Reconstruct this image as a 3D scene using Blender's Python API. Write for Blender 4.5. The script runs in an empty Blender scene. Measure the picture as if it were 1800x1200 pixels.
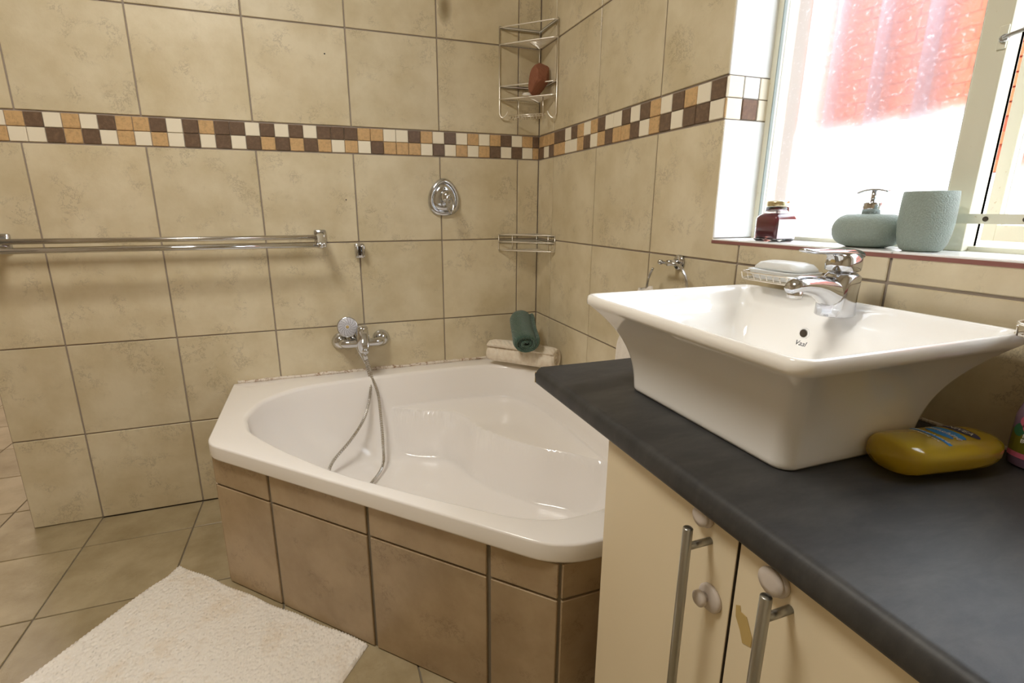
import bpy, bmesh, math, random
from mathutils import Vector, Matrix, Euler
random.seed(7)
PI = math.pi
C = bpy.context.scene.collection
sc = bpy.context.scene

# ------------------------------------------------------------------ camera
F, CX, CY = 879.136, 873.383, 591.612
YAW, PIT, ROL = 0.33917, -0.24819, -0.00043
cd = bpy.data.cameras.new('camera'); cam = bpy.data.objects.new('camera', cd); C.objects.link(cam)
cd.sensor_fit = 'HORIZONTAL'; cd.sensor_width = 36.0; cd.lens = F / 1800 * 36
cd.shift_x = (900 - CX) / 1800; cd.shift_y = (CY - 600) / 1800
cd.clip_start = 0.02
fwd = Vector((math.sin(YAW)*math.cos(PIT), math.cos(YAW)*math.cos(PIT), math.sin(PIT)))
rt = Vector((math.cos(YAW), -math.sin(YAW), 0)); up = rt.cross(fwd)
rt, up = rt*math.cos(ROL)+up*math.sin(ROL), -rt*math.sin(ROL)+up*math.cos(ROL)
m = Matrix((rt, up, -fwd)).transposed().to_4x4(); m.translation = Vector((-0.91608, -2.05933, 1.1224))
cam.matrix_world = m
sc.camera = cam

# ------------------------------------------------------------------ light
w = bpy.data.worlds.new('sky'); sc.world = w; w.use_nodes = True
bg = w.node_tree.nodes['Background']; bg.inputs[0].default_value = (0.86, 0.93, 1.0, 1); bg.inputs[1].default_value = 6.5
sd = bpy.data.lights.new('sun', 'SUN'); so = bpy.data.objects.new('sun', sd); C.objects.link(so)
sd.energy = 5; sd.angle = math.radians(1.0); sd.color = (1, .96, .9)
so.rotation_euler = Vector((0.62, -0.45, -0.75)).to_track_quat('-Z', 'Y').to_euler(); so.location = (-2, 3, 6)
def area(name, loc, size, energy, color, target=None, portal=False):
    l = bpy.data.lights.new(name, 'AREA'); l.shape = 'RECTANGLE'; l.size, l.size_y = size; l.energy = energy; l.color = color
    o = bpy.data.objects.new(name, l); C.objects.link(o); o.location = loc
    d = Vector(target) - Vector(loc) if target else Vector((0, 0, -1))
    o.rotation_euler = d.to_track_quat('-Z', 'Y').to_euler()
    if portal: l.cycles.is_portal = True
    return o
area('window_portal', (0.24, -1.57, 1.56), (1.0, 1.02), 1, (1, 1, 1), (-1, -1.57, 1.56), True)
area('ceiling_fill', (-1.45, -1.3, 2.515), (0.5, 0.5), 23, (1.0, 0.96, 0.88))  # unseen ceiling lamp, added as fill for the bathroom
area('far_room_fill', (-2.6, 1.6, 2.5), (0.6, 0.6), 30, (1.0, 0.88, 0.86))  # unseen lamp added to brighten the floor of the adjoining room
sc.view_settings.view_transform = 'Standard'; sc.view_settings.look = 'None'
sc.view_settings.gamma = 1; sc.view_settings.use_curve_mapping = False
sc.view_settings.exposure = 0.15
try:
    sc.cycles.max_bounces = 10; sc.cycles.diffuse_bounces = 6; sc.cycles.transparent_max_bounces = 12
except Exception: pass

# ------------------------------------------------------------------ materials
def lin(c): return tuple(((v/255)/12.92 if v/255 <= .04045 else ((v/255+.055)/1.055)**2.4) for v in c)
def mat(name, col, rough=.5, metal=0, **kw):
    m = bpy.data.materials.new(name); m.use_nodes = True
    b = m.node_tree.nodes['Principled BSDF']
    b.inputs['Base Color'].default_value = (*col, 1); b.inputs['Roughness'].default_value = rough; b.inputs['Metallic'].default_value = metal
    for k, v in kw.items(): b.inputs[k.replace('_', ' ')].default_value = v
    return m
def nd(m, t, **kw):
    n = m.node_tree.nodes.new(t)
    for k, v in kw.items():
        if k in n.inputs: n.inputs[k].default_value = v
        else: setattr(n, k, v)
    return n
def lk(m, a, b): m.node_tree.links.new(a, b)
def ramp(m, fac, stops):
    r = nd(m, 'ShaderNodeValToRGB'); lk(m, fac, r.inputs[0]); e = r.color_ramp.elements
    while len(e) < len(stops): e.new(.5)
    for k, (p, c) in zip(e, stops): k.position = p; k.color = (*c, 1) if len(c) == 3 else c
    return r.outputs[0]
def coords(m, rnd=True, scale=(1, 1, 1)):
    t = nd(m, 'ShaderNodeTexCoord'); mp = nd(m, 'ShaderNodeMapping'); mp.inputs['Scale'].default_value = scale
    lk(m, t.outputs['Object'], mp.inputs[0])
    if rnd:
        oi = nd(m, 'ShaderNodeObjectInfo'); mu = nd(m, 'ShaderNodeMath', operation='MULTIPLY'); mu.inputs[1].default_value = 37.
        cb = nd(m, 'ShaderNodeCombineXYZ'); lk(m, oi.outputs['Random'], mu.inputs[0])
        for i in range(3): lk(m, mu.outputs[0], cb.inputs[i])
        lk(m, cb.outputs[0], mp.inputs['Location'])
    return mp.outputs[0]
def noise(m, v, scale, detail=4, rough=.6, dist=0):
    n = nd(m, 'ShaderNodeTexNoise'); n.inputs['Scale'].default_value = scale; n.inputs['Detail'].default_value = detail
    n.inputs['Roughness'].default_value = rough; n.inputs['Distortion'].default_value = dist; lk(m, v, n.inputs['Vector']); return n.outputs[0]
def mixc(m, f, a, b, mode='MIX'):
    x = nd(m, 'ShaderNodeMix', data_type='RGBA', blend_type=mode)
    for s, i in ((f, 0), (a, 6), (b, 7)):
        if hasattr(s, 'links'): lk(m, s, x.inputs[i])
        else: x.inputs[i].default_value = s if i == 0 else (*s, 1)
    return x.outputs[2]
def bump(m, h, strength=.3, dist=.002):
    b = nd(m, 'ShaderNodeBump'); b.inputs['Strength'].default_value = strength; b.inputs['Distance'].default_value = dist
    lk(m, h, b.inputs['Height']); lk(m, b.outputs[0], m.node_tree.nodes['Principled BSDF'].inputs['Normal'])
def setc(m, s): lk(m, s, m.node_tree.nodes['Principled BSDF'].inputs['Base Color'])

def stone_tile(name, base, dark, vein, rough=.32, veinamt=.55):
    m = mat(name, base, rough); v = coords(m)
    c = mixc(m, ramp(m, noise(m, v, 7, 5, .6), [(.35, (0, 0, 0)), (.7, (1, 1, 1))]), base, dark)
    # fine dark broken cracks: a thin band of a warped noise, masked by patches
    n1 = noise(m, v, 16, 9, .8, .3)
    band = ramp(m, n1, [(.488, (0, 0, 0)), (.5, (1, 1, 1)), (.512, (0, 0, 0))])
    msk = ramp(m, noise(m, v, 11, 3, .5), [(.53, (0, 0, 0)), (.64, (1, 1, 1))])
    f = nd(m, 'ShaderNodeMath', operation='MULTIPLY'); lk(m, band, f.inputs[0]); lk(m, msk, f.inputs[1])
    f2 = nd(m, 'ShaderNodeMath', operation='MULTIPLY'); lk(m, f.outputs[0], f2.inputs[0]); f2.inputs[1].default_value = veinamt
    c = mixc(m, f2.outputs[0], c, vein)
    oi = nd(m, 'ShaderNodeObjectInfo')
    tone = ramp(m, oi.outputs['Random'], [(0, (.93, .93, .92)), (1, (1.0, 1.0, 1.0))])
    c = mixc(m, 1.0, c, tone, 'MULTIPLY'); setc(m, c)
    bump(m, noise(m, v, 60, 6, .7), .35, .0015)
    return m
M = {}
M['tile'] = stone_tile('beige_stone_tile', lin((223, 211, 183)), lin((204, 189, 155)), lin((100, 84, 66)), .3, .75)
M['apron'] = stone_tile('tan_stone_tile', lin((182, 160, 130)), lin((160, 137, 107)), lin((96, 74, 58)), .35, .85)
M['ftile'] = stone_tile('floor_stone_tile', lin((178, 163, 132)), lin((150, 134, 102)), lin((96, 78, 56)), .28, .4)
M['grout'] = mat('grout', lin((158, 146, 134)), .9)
M['grout_dark'] = mat('dark_grout', lin((126, 116, 100)), .9)
for k, c in dict(W=(238, 229, 208), B=(104, 84, 68), T=(208, 172, 124)).items():
    mm = mat('mosaic_'+{'W': 'cream', 'B': 'brown', 'T': 'tan'}[k], lin(c), .3); v = coords(mm)
    if k != 'W':
        d = tuple(x*.62 for x in lin(c)) if k == 'T' else tuple(x*1.7 for x in lin(c))
        setc(mm, mixc(mm, ramp(mm, noise(mm, v, 90, 5, .75), [(.45, (0, 0, 0)), (.75, (1, 1, 1))]), lin(c), d))
    M[k] = mm
M['paint'] = mat('white_paint', lin((236, 232, 222)), .7)
M['beige'] = mat('beige_wall', lin((206, 194, 168)), .5)
M['white_tile'] = mat('white_glazed_tile', lin((240, 241, 240)), .2)
M['ceramic'] = mat('white_ceramic', lin((250, 248, 244)), .08, 0, Coat_Weight=.5, Coat_Roughness=.03)
M['acrylic'] = mat('bath_acrylic', lin((247, 243, 240)), .14, 0, Coat_Weight=.3, Coat_Roughness=.05)
M['chrome'] = mat('chrome', (.63, .64, .67), .09, 1)
M['chrome_worn'] = mat('worn_chrome', (.62, .6, .57), .22, 1)
M['steel'] = mat('brushed_steel', (.42, .42, .40), .32, 1)
M['wire'] = mat('chrome_wire', (.92, .88, .80), .3, 1)
M['black'] = mat('black_rubber', (.02, .02, .02), .5)
M['dark'] = mat('dark_gap', (.05, .035, .02), .8)
mm = M['sealant'] = mat('old_sealant', lin((225, 214, 200)), .5); v = coords(mm, False)
setc(mm, mixc(mm, ramp(mm, noise(mm, v, 60, 5, .8), [(.5, (0, 0, 0)), (.62, (1, 1, 1))]), lin((228, 218, 205)), lin((150, 112, 72))))
mm = M['counter'] = mat('charcoal_laminate', lin((62, 62, 62)), .46, 0, Specular_IOR_Level=.3); v = coords(mm, False, (1.2, 3.5, 1))
setc(mm, mixc(mm, ramp(mm, noise(mm, v, 6, 7, .7, .3), [(.42, (0, 0, 0)), (.7, (1, 1, 1))]), lin((54, 54, 55)), lin((72, 71, 70))))
bump(mm, noise(mm, v, 500, 3, .6), .12, .0006)
mm = M['cab'] = mat('cream_cabinet', lin((232, 218, 188)), .42); v = coords(mm, False)
setc(mm, mixc(mm, noise(mm, v, 3, 3), lin((236, 222, 193)), lin((226, 211, 180))))
M['latch'] = mat('grey_white_plastic', lin((206, 196, 188)), .45)
mm = M['frame'] = mat('cream_window_paint', lin((224, 220, 204)), .45); v = coords(mm, False)
setc(mm, mixc(mm, ramp(mm, noise(mm, v, 40, 5, .7), [(.66, (0, 0, 0)), (.74, (1, 1, 1))]), lin((222, 220, 200)), lin((190, 168, 120))))
M['green_edge'] = mat('grey_green_paint', lin((140, 152, 146)), .5)
M['sill_edge'] = mat('reddish_tile_edge', lin((140, 92, 84)), .7)
mm = M['stonetex'] = mat('pebbled_green_stoneware', lin((160, 172, 163)), .62); v = coords(mm, False)
vo = nd(mm, 'ShaderNodeTexVoronoi', feature='SMOOTH_F1'); vo.inputs['Scale'].default_value = 520; lk(mm, v, vo.inputs['Vector'])
setc(mm, mixc(mm, noise(mm, v, 300, 3), lin((128, 142, 133)), lin((156, 168, 160)))); bump(mm, vo.outputs['Distance'], .9, -.0012)
def cloth(name, c1, c2, sx, sy, st=.5, dist=.002):
    mm = mat(name, c1, .95, 0, Sheen_Weight=.3); v = coords(mm, False)
    wv = nd(mm, 'ShaderNodeTexWave'); wv.inputs['Scale'].default_value = sx; wv.inputs['Distortion'].default_value = 2.0
    lk(mm, v, wv.inputs['Vector']); n = noise(mm, v, sy, 5, .7)
    setc(mm, mixc(mm, ramp(mm, n, [(.35, (0, 0, 0)), (.7, (1, 1, 1))]), c1, c2))
    ad = nd(mm, 'ShaderNodeMath', operation='ADD'); lk(mm, wv.outputs['Fac'], ad.inputs[0]); lk(mm, n, ad.inputs[1]); bump(mm, ad.outputs[0], st, dist)
    return mm
M['green_towel'] = cloth('green_terry', lin((62, 92, 80)), lin((84, 114, 100)), 60, 300, .8, .003)
M['cream_towel'] = cloth('cream_terry', lin((242, 232, 214)), lin((228, 212, 192)), 20, 60, .5, .004)
M['white_towel'] = cloth('white_terry', lin((240, 234, 226)), lin((226, 218, 208)), 50, 300, .4)
mm = M['mat'] = mat('cream_cotton_mat', lin((240, 228, 212)), .95, 0, Sheen_Weight=.2); v = coords(mm, False)
setc(mm, mixc(mm, ramp(mm, noise(mm, v, 6, 6, .7), [(.5, (0, 0, 0)), (.72, (1, 1, 1))]), lin((243, 236, 226)), lin((230, 212, 188))))
vm = nd(mm, 'ShaderNodeTexVoronoi', feature='SMOOTH_F1'); vm.inputs['Scale'].default_value = 105; lk(mm, v, vm.inputs['Vector']); bump(mm, vm.outputs['Distance'], .9, -.005)
mm = M['pumice'] = mat('terracotta_pumice', lin((150, 88, 62)), .9); v = coords(mm, False)
setc(mm, mixc(mm, noise(mm, v, 50, 4), lin((122, 74, 54)), lin((164, 108, 80)))); bump(mm, noise(mm, v, 300, 4), .6, .002)
M['soap'] = mat('white_soap', lin((238, 232, 222)), .4, 0, Subsurface_Weight=.2)
M['plastic_white'] = mat('milky_plastic', lin((240, 240, 236)), .3, 0, Transmission_Weight=.25)
M['face'] = mat('spray_face', lin((206, 206, 214)), .35)
M['nozzle'] = mat('nozzle_grey', lin((70, 62, 72)), .5)
M['glass'] = mat('clear_glass', (1, 1, 1), .02, 0, Transmission_Weight=1, IOR=1.45)
M['wax'] = mat('burgundy_wax', lin((112, 22, 48)), .3, 0, Subsurface_Weight=.15)
M['gold'] = mat('gold_tin_lid', (.75, .66, .42), .25, 1)
M['yellow'] = mat('amber_shower_gel', lin((222, 192, 50)), .12, 0, Transmission_Weight=.45, IOR=1.35, Coat_Weight=.5)
M['orange'] = mat('orange_gel', lin((222, 140, 24)), .2, 0, Coat_Weight=.5)
M['navy'] = mat('navy_print', lin((38, 36, 84)), .4)
M['blue'] = mat('blue_print', lin((28, 140, 222)), .4)
M['white_print'] = mat('white_print', lin((240, 240, 235)), .5)
M['ink'] = mat('grey_ink', lin((60, 60, 66)), .5)
M['purple'] = mat('mauve_bottle', lin((168, 138, 170)), .2, 0, Transmission_Weight=.3, Coat_Weight=.5)
M['label_olive'] = mat('olive_label', lin((120, 116, 36)), .4)
M['pink'] = mat('pink_print', lin((216, 110, 138)), .4)
M['leaf'] = mat('leaf_print', lin((52, 108, 76)), .4)
M['residue'] = mat('glue_residue', lin((190, 164, 104)), .7)
M['plaster'] = mat('white_plaster', lin((244, 244, 244)), .8)
M['ground'] = mat('pale_concrete', lin((200, 196, 188)), .9)
mm = M['brick'] = mat('red_brick', lin((165, 66, 46)), .85); v = coords(mm)
setc(mm, mixc(mm, noise(mm, v, 8, 4), lin((176, 86, 46)), lin((144, 64, 36))))
M['mortar'] = mat('red_mortar', lin((134, 58, 34)), .9)
M['bar'] = mat('grey_steel_bar', lin((96, 92, 104)), .5)
# frosted window glass: part clear, part milky, slightly refracting
mm = bpy.data.materials.new('frosted_glass'); mm.use_nodes = True; M['frost'] = mm; nt = mm.node_tree; nt.nodes.clear()
out = nt.nodes.new('ShaderNodeOutputMaterial'); tr = nt.nodes.new('ShaderNodeBsdfTransparent'); tl = nt.nodes.new('ShaderNodeBsdfTranslucent')
rf = nt.nodes.new('ShaderNodeBsdfRefraction'); rf.inputs['IOR'].default_value = 1.03; rf.inputs['Roughness'].default_value = .6
tl.inputs[0].default_value = (.9, .93, .97, 1); tr.inputs[0].default_value = (.95, .96, .98, 1)
tc = nt.nodes.new('ShaderNodeTexCoord'); ns = nt.nodes.new('ShaderNodeTexNoise'); ns.inputs['Scale'].default_value = 130; ns.inputs['Detail'].default_value = 3
cr = nt.nodes.new('ShaderNodeValToRGB'); cr.color_ramp.elements[0].position = .60; cr.color_ramp.elements[0].color = (.035, .035, .035, 1)
cr.color_ramp.elements[1].position = .78; cr.color_ramp.elements[1].color = (.25, .25, .25, 1)
m1 = nt.nodes.new('ShaderNodeMixShader'); m2 = nt.nodes.new('ShaderNodeMixShader'); m1.inputs[0].default_value = .45
nt.links.new(tc.outputs['Object'], ns.inputs['Vector']); nt.links.new(ns.outputs[0], cr.inputs[0])
nt.links.new(tr.outputs[0], m1.inputs[1]); nt.links.new(rf.outputs[0], m1.inputs[2])
nt.links.new(cr.outputs[0], m2.inputs[0]); nt.links.new(m1.outputs[0], m2.inputs[1]); nt.links.new(tl.outputs[0], m2.inputs[2])
nt.links.new(m2.outputs[0], out.inputs[0])

# ------------------------------------------------------------------ helpers
def obj(name, bm, material, parent=None, smooth=False, loc=None):
    me = bpy.data.meshes.new(name)
    bmesh.ops.recalc_face_normals(bm, faces=bm.faces); bm.to_mesh(me); bm.free()
    if smooth:
        for p in me.polygons: p.use_smooth = True
    me.materials.append(M[material] if isinstance(material, str) else material)
    o = bpy.data.objects.new(name, me); C.objects.link(o)
    if loc: o.location = loc
    if parent:
        o.parent = parent
        o.matrix_parent_inverse = Matrix.Translation(-Vector(root_loc(parent)))
    return o
def root_loc(p):
    v = Vector(p.location)
    if p.parent: v = v + Vector(root_loc(p.parent)) - Vector(p.parent.get('_o', root_loc(p.parent)))
    return v
def tag(o, label, cat, group=None):
    o['label'] = label; o['category'] = cat
    if group: o['group'] = group
    return o
def thing(name, label, cat, loc, group=None):
    o = bpy.data.objects.new(name, None); C.objects.link(o); o.location = loc; o.empty_display_size = .05
    return tag(o, label, cat, group)
def struct(o): o['kind'] = 'structure'; return o
def share(src, name, parent, loc, rot=None, material=None):
    o = bpy.data.objects.new(name, src); C.objects.link(o); o.location = loc
    if rot: o.rotation_euler = rot
    if parent:
        o.parent = parent; o.matrix_parent_inverse = Matrix.Translation(-Vector(root_loc(parent)))
    return o
def box(bm, lo, hi, bev=0, seg=2, mtx=None):
    r = bmesh.ops.create_cube(bm, size=1); vs = r['verts']
    lo, hi = Vector(lo), Vector(hi)
    for v in vs: v.co = Vector(((v.co.x+.5)*(hi.x-lo.x)+lo.x, (v.co.y+.5)*(hi.y-lo.y)+lo.y, (v.co.z+.5)*(hi.z-lo.z)+lo.z))
    if bev:
        es = list({e for v in vs for e in v.link_edges})
        r = bmesh.ops.bevel(bm, geom=es, offset=bev, segments=seg, profile=.5, affect='EDGES'); vs = list({v for f in r['faces'] for v in f.verts} | {v for v in vs if v.is_valid})
    if mtx is not None:
        for v in vs: v.co = mtx @ v.co
    return vs
def bx(*a, **k):
    bm = bmesh.new(); box(bm, *a, **k); return bm
def prism(pts, z0, z1, bm=None):
    bm = bm or bmesh.new()
    a = [bm.verts.new((x, y, z0)) for x, y in pts]; b = [bm.verts.new((x, y, z1)) for x, y in pts]; n = len(pts)
    bm.faces.new(a[::-1]); bm.faces.new(b)
    for i in range(n): bm.faces.new((a[i], a[(i+1) % n], b[(i+1) % n], b[i]))
    return bm
def catmull(pts, n=8, closed=False):
    P = [Vector(p) for p in pts]; out = []; N = len(P)
    for i in range(N if closed else N-1):
        if closed: p0, p1, p2, p3 = P[i-1], P[i], P[(i+1) % N], P[(i+2) % N]
        else: p0, p1, p2, p3 = P[max(i-1, 0)], P[i], P[i+1], P[min(i+2, N-1)]
        for k in range(n):
            t = k/n; out.append(.5*((2*p1)+(-p0+p2)*t+(2*p0-5*p1+4*p2-p3)*t*t+(-p0+3*p1-3*p2+p3)*t**3))
    if not closed: out.append(P[-1])
    return out
def tube(bm, pts, r, seg=8, caps=True, closed=False):
    P = [Vector(p) for p in pts]; N = len(P); rings = []; nrm = None
    rr = r if hasattr(r, '__len__') else [r]*N
    for i in range(N):
        a = P[i-1] if (i > 0 or closed) else P[i]; b = P[(i+1) % N] if (i < N-1 or closed) else P[i]
        t = (b-a).normalized()
        if nrm is None: nrm = t.orthogonal().normalized()
        else:
            nrm = (nrm - t*nrm.dot(t)); nrm = nrm.normalized() if nrm.length > 1e-6 else t.orthogonal().normalized()
        bn = t.cross(nrm)
        rings.append([bm.verts.new(P[i]+rr[i]*(math.cos(2*PI*k/seg)*nrm+math.sin(2*PI*k/seg)*bn)) for k in range(seg)])
    for i in range(N if closed else N-1):
        A, B = rings[i], rings[(i+1) % N]
        for k in range(seg): bm.faces.new((A[k], A[(k+1) % seg], B[(k+1) % seg], B[k]))
    if caps and not closed: bm.faces.new(rings[0][::-1]); bm.faces.new(rings[-1])
    return bm
def loft(bm, rings, cap0=True, cap1=True):
    V = [[bm.verts.new(p) for p in r] for r in rings]; n = len(V[0])
    for A, B in zip(V, V[1:]):
        for k in range(n): bm.faces.new((A[k], A[(k+1) % n], B[(k+1) % n], B[k]))
    if cap0: bm.faces.new(V[0][::-1])
    if cap1: bm.faces.new(V[-1])
    return bm
def frame_of(axis):
    a = Vector(axis).normalized(); u = a.orthogonal().normalized(); return a, u, a.cross(u)
def lathe(bm, prof, origin, axis=(0, 0, 1), seg=32, sx=1, sy=1):
    a, u, v = frame_of(axis) if tuple(axis) != (0, 0, 1) else (Vector((0, 0, 1)), Vector((1, 0, 0)), Vector((0, 1, 0)))
    o = Vector(origin)
    rings = [[o + a*h + max(r, 1e-5)*(sx*math.cos(2*PI*k/seg)*u + sy*math.sin(2*PI*k/seg)*v) for k in range(seg)] for r, h in prof]
    return loft(bm, rings)
def rrect(cx, cy, hx, hy, r, n=6):
    out = []; r = min(r, hx*.999, hy*.999)
    for sx, sy, a0 in ((1, 1, 0), (-1, 1, 90), (-1, -1, 180), (1, -1, 270)):
        for k in range(n+1):
            a = math.radians(a0+90*k/n); out.append((cx+sx*(hx-r)+r*math.cos(a), cy+sy*(hy-r)+r*math.sin(a)))
    return out
def text_mesh(name, body, size, loc, xdir, updir, material, parent, shear=0, ext=.0004, align='CENTER'):
    cu = bpy.data.curves.new(name, 'FONT'); cu.body = body; cu.size = size; cu.align_x = align; cu.extrude = ext; cu.shear = shear; cu.resolution_u = 3
    t = bpy.data.objects.new(name, cu); C.objects.link(t)
    dg = bpy.context.evaluated_depsgraph_get(); dg.update()
    me = bpy.data.meshes.new_from_object(t.evaluated_get(dg)); bpy.data.objects.remove(t)
    x = Vector(xdir).normalized(); y = Vector(updir); y = (y - x*y.dot(x)).normalized(); z = x.cross(y)
    mx = Matrix((x, y, z)).transposed().to_4x4(); mx.translation = Vector(loc); me.transform(mx)
    me.materials.clear(); me.materials.append(M[material])
    o = bpy.data.objects.new(name, me); C.objects.link(o)
    o.parent = parent; o.matrix_parent_inverse = Matrix.Translation(-Vector(root_loc(parent)))
    return o

# ------------------------------------------------------------------ setting: walls
T = 1/3; CB, CR = .09626, .14112
ZR = [0, .33914, .67015, 1.0007, 1.32758]; ZB, ZT = 1.32758, 1.42173
ZU = [1.42173, 1.75002, 2.0835, 2.417, 2.6]; EDGE = -1.97328; CEIL = 2.6
G = .0024; D = .0052
cache = {}
def rect_tile(wd, ht, dep, bev=.0016):
    k = (round(wd, 4), round(ht, 4), dep)
    if k not in cache:
        bm = bx((-wd/2, -dep, -ht/2), (wd/2, 0, ht/2), bev=bev, seg=1)   # front face at -dep
        me = bpy.data.meshes.new('tile'); bmesh.ops.recalc_face_normals(bm, faces=bm.faces); bm.to_mesh(me); bm.free(); cache[k] = me
    return cache[k]
def place_tile(parent, a, b, z0, z1, face, mkey='tile', name='tile', g=G, dep=D, jit=.0006):
    """face: ('y', y) tile looks to -y, a..b along x; ('x', x) looks to -x, a..b along y"""
    wd, ht = abs(b-a)-2*g, z1-z0-2*g
    if wd < .004 or ht < .004: return
    src = rect_tile(wd, ht, dep); me = src
    kk = (src.name, mkey)
    if kk not in cache: me = src.copy(); me.materials.append(M[mkey]); cache[kk] = me
    me = cache[kk]; j = random.uniform(0, jit)
    if face[0] == 'y': return share(me, name, parent, ((a+b)/2, face[1]+dep-j, (z0+z1)/2))
    if face[0] == 'x': return share(me, name, parent, (face[1]+dep-j, (a+b)/2, (z0+z1)/2), (0, 0, -PI/2))
    if face[0] == '-y': return share(me, name, parent, ((a+b)/2, face[1]-dep+j, (z0+z1)/2), (0, 0, PI))
wb = struct(obj('wall_back', bx((EDGE, .004, 0), (.3, .12, CEIL)), 'grout'))
xs = [0, -CB] + [-CB-T*k for k in range(1, 6)] + [EDGE]
for a, b in zip(xs, xs[1:]):
    for z0, z1 in list(zip(ZR, ZR[1:])) + list(zip(ZU, ZU[1:])): place_tile(wb, b, a, z0, z1, ('y', 0))
P = .047619
top = 'WTBWTWBTTBWBTBBWBWBWBBTTWWBTWBWTWTBWTB'
top = 'W T B W T W B T T B W B T B B W B W B W B B B T T W W B T W B W T W T B W T B'.split()
bot = 'T W W B T B W T W T W B W B W B T B T B T W T W B T T T W B W T W T B W B W T'.split()
top.insert(0, 'T'); bot.insert(0, 'B')
def mosaic(parent, seq, row, face, off, end, sgn=-1):
    zm = (ZB+ZT)/2; z0, z1 = (zm, ZT-.002) if row == 0 else (ZB+.002, zm)
    n = len(seq)
    for i, c in enumerate(seq):
        a = 0 if i == 0 else -(off+(i-1)*P); b = -(off+i*P)
        if i == 0: b = -off
        b = max(b, end); a = max(a, end)
        if a-b > .006: place_tile(parent, b, a, z0, z1, face, c, 'mosaic_tile', g=.0009, dep=.0055, jit=.0008)
mosaic(wb, top[::-1], 0, ('y', 0), .0285, EDGE+.003); mosaic(wb, bot[::-1], 1, ('y', 0), .0285, EDGE+.003)
# small drilled plug holes seen in the tiles
for i, (x, z) in enumerate([(-.838, 1.66), (-.80, 1.16)]):
    bm = bmesh.new(); lathe(bm, [(0, 0), (.003, 0), (.0025, .0012), (0, .0015)], (x, .0005, z), (0, -1, 0), 10); obj('plug_hole', bm, 'black', wb)

# old brown damp stain on a tile above the valve
ms = bpy.data.materials.new('damp_stain'); ms.use_nodes = True; M['stain'] = ms; pb = ms.node_tree.nodes['Principled BSDF']; pb.inputs['Base Color'].default_value = (*lin((140, 116, 66)), 1); pb.inputs['Roughness'].default_value = .5
tcs = nd(ms, 'ShaderNodeTexCoord'); gr = nd(ms, 'ShaderNodeTexGradient', gradient_type='SPHERICAL'); mpp = nd(ms, 'ShaderNodeMapping'); mpp.inputs['Location'].default_value = (-1, 0, -1); mpp.inputs['Scale'].default_value = (2, 0, 2)
lk(ms, tcs.outputs['Generated'], mpp.inputs[0]); lk(ms, mpp.outputs[0], gr.inputs[0]); lk(ms, ramp(ms, gr.outputs['Fac'], [(0, (0, 0, 0)), (.8, (.26, .26, .26))]), pb.inputs['Alpha'])
bm = bmesh.new(); rr = [(-.395+.030*math.cos(2*PI*k/24)*(1+.2*math.sin(3*k)), -.0005, 1.856+.068*math.sin(2*PI*k/24)) for k in range(24)]; loft(bm, [rr, [(p[0], -.0009, p[2]) for p in rr]]); obj('damp_stain', bm, 'stain', wb)

# right wall with the window opening
WY0, WY1, WZ0, WZ1, WT = -1.055, -2.02, 1.054, 2.05, .23
bm = bmesh.new()
box(bm, (.004, WY0+.004, 0), (WT, .004, CEIL)); box(bm, (.004, -3.0, 0), (WT, WY1-.004, CEIL))
box(bm, (.004, WY1-.004, 0), (WT, WY0+.004, WZ0-.012)); box(bm, (.004, WY1-.004, WZ1+.004), (WT, WY0+.004, CEIL))
wr = struct(obj('wall_right', bm, 'grout'))
ys = [0, -CR] + [-CR-T*k for k in range(1, 9)]
for a, b in zip(ys, ys[1:]):
    for z0, z1 in list(zip(ZR, ZR[1:])) + list(zip(ZU, ZU[1:])):
        lo, hi = b, a
        inwin = lo < WY0-.003 and hi > WY1+.003 and z1 > WZ0 and z0 < WZ1
        if not inwin: place_tile(wr, lo, hi, z0, z1, ('x', 0)); continue
        l, h = max(lo, WY1), min(hi, WY0)
        if z0 < WZ0 and z1 > WZ0 and hi > WY0:      # L-shaped tile round the window's lower corner
            pts = [(lo+G, z0+G), (hi-G, z0+G), (hi-G, z1-G), (WY0+.001, z1-G), (WY0+.001, WZ0-.004), (lo+G, WZ0-.004)]
            bm = prism([(-p[0]*-1, p[1]) for p in pts], 0, D)
            for v in bm.verts: v.co = Vector((v.co.z, v.co.x, v.co.y))
            bmesh.ops.bevel(bm, geom=list(bm.edges), offset=.0014, segments=1, affect='EDGES')
            obj('tile', bm, 'tile', wr); continue
        if z0 < WZ0 < z1: place_tile(wr, lo, hi, z0, WZ0-.001, ('x', 0))
        if z0 < WZ1 < z1: place_tile(wr, lo, hi, WZ1, z1, ('x', 0))
        if hi > WY0 > lo: place_tile(wr, WY0, hi, max(z0, WZ0), min(z1, 9), ('x', 0))
        if lo < WY1 < hi: place_tile(wr, lo, WY1, max(z0, WZ0), min(z1, 9), ('x', 0))
rt_top = 'T T T B B W B T W T B W W B W B T W B T W B W'.split()
rt_bot = 'B W B T T W W T B W T B T T B W T B W B B W T'.split()
for row, seq in ((0, rt_top), (1, rt_bot)):
    mosaic(wr, seq, row, ('x', 0), .0490, WY0)
    mosaic_y = WY1
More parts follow.
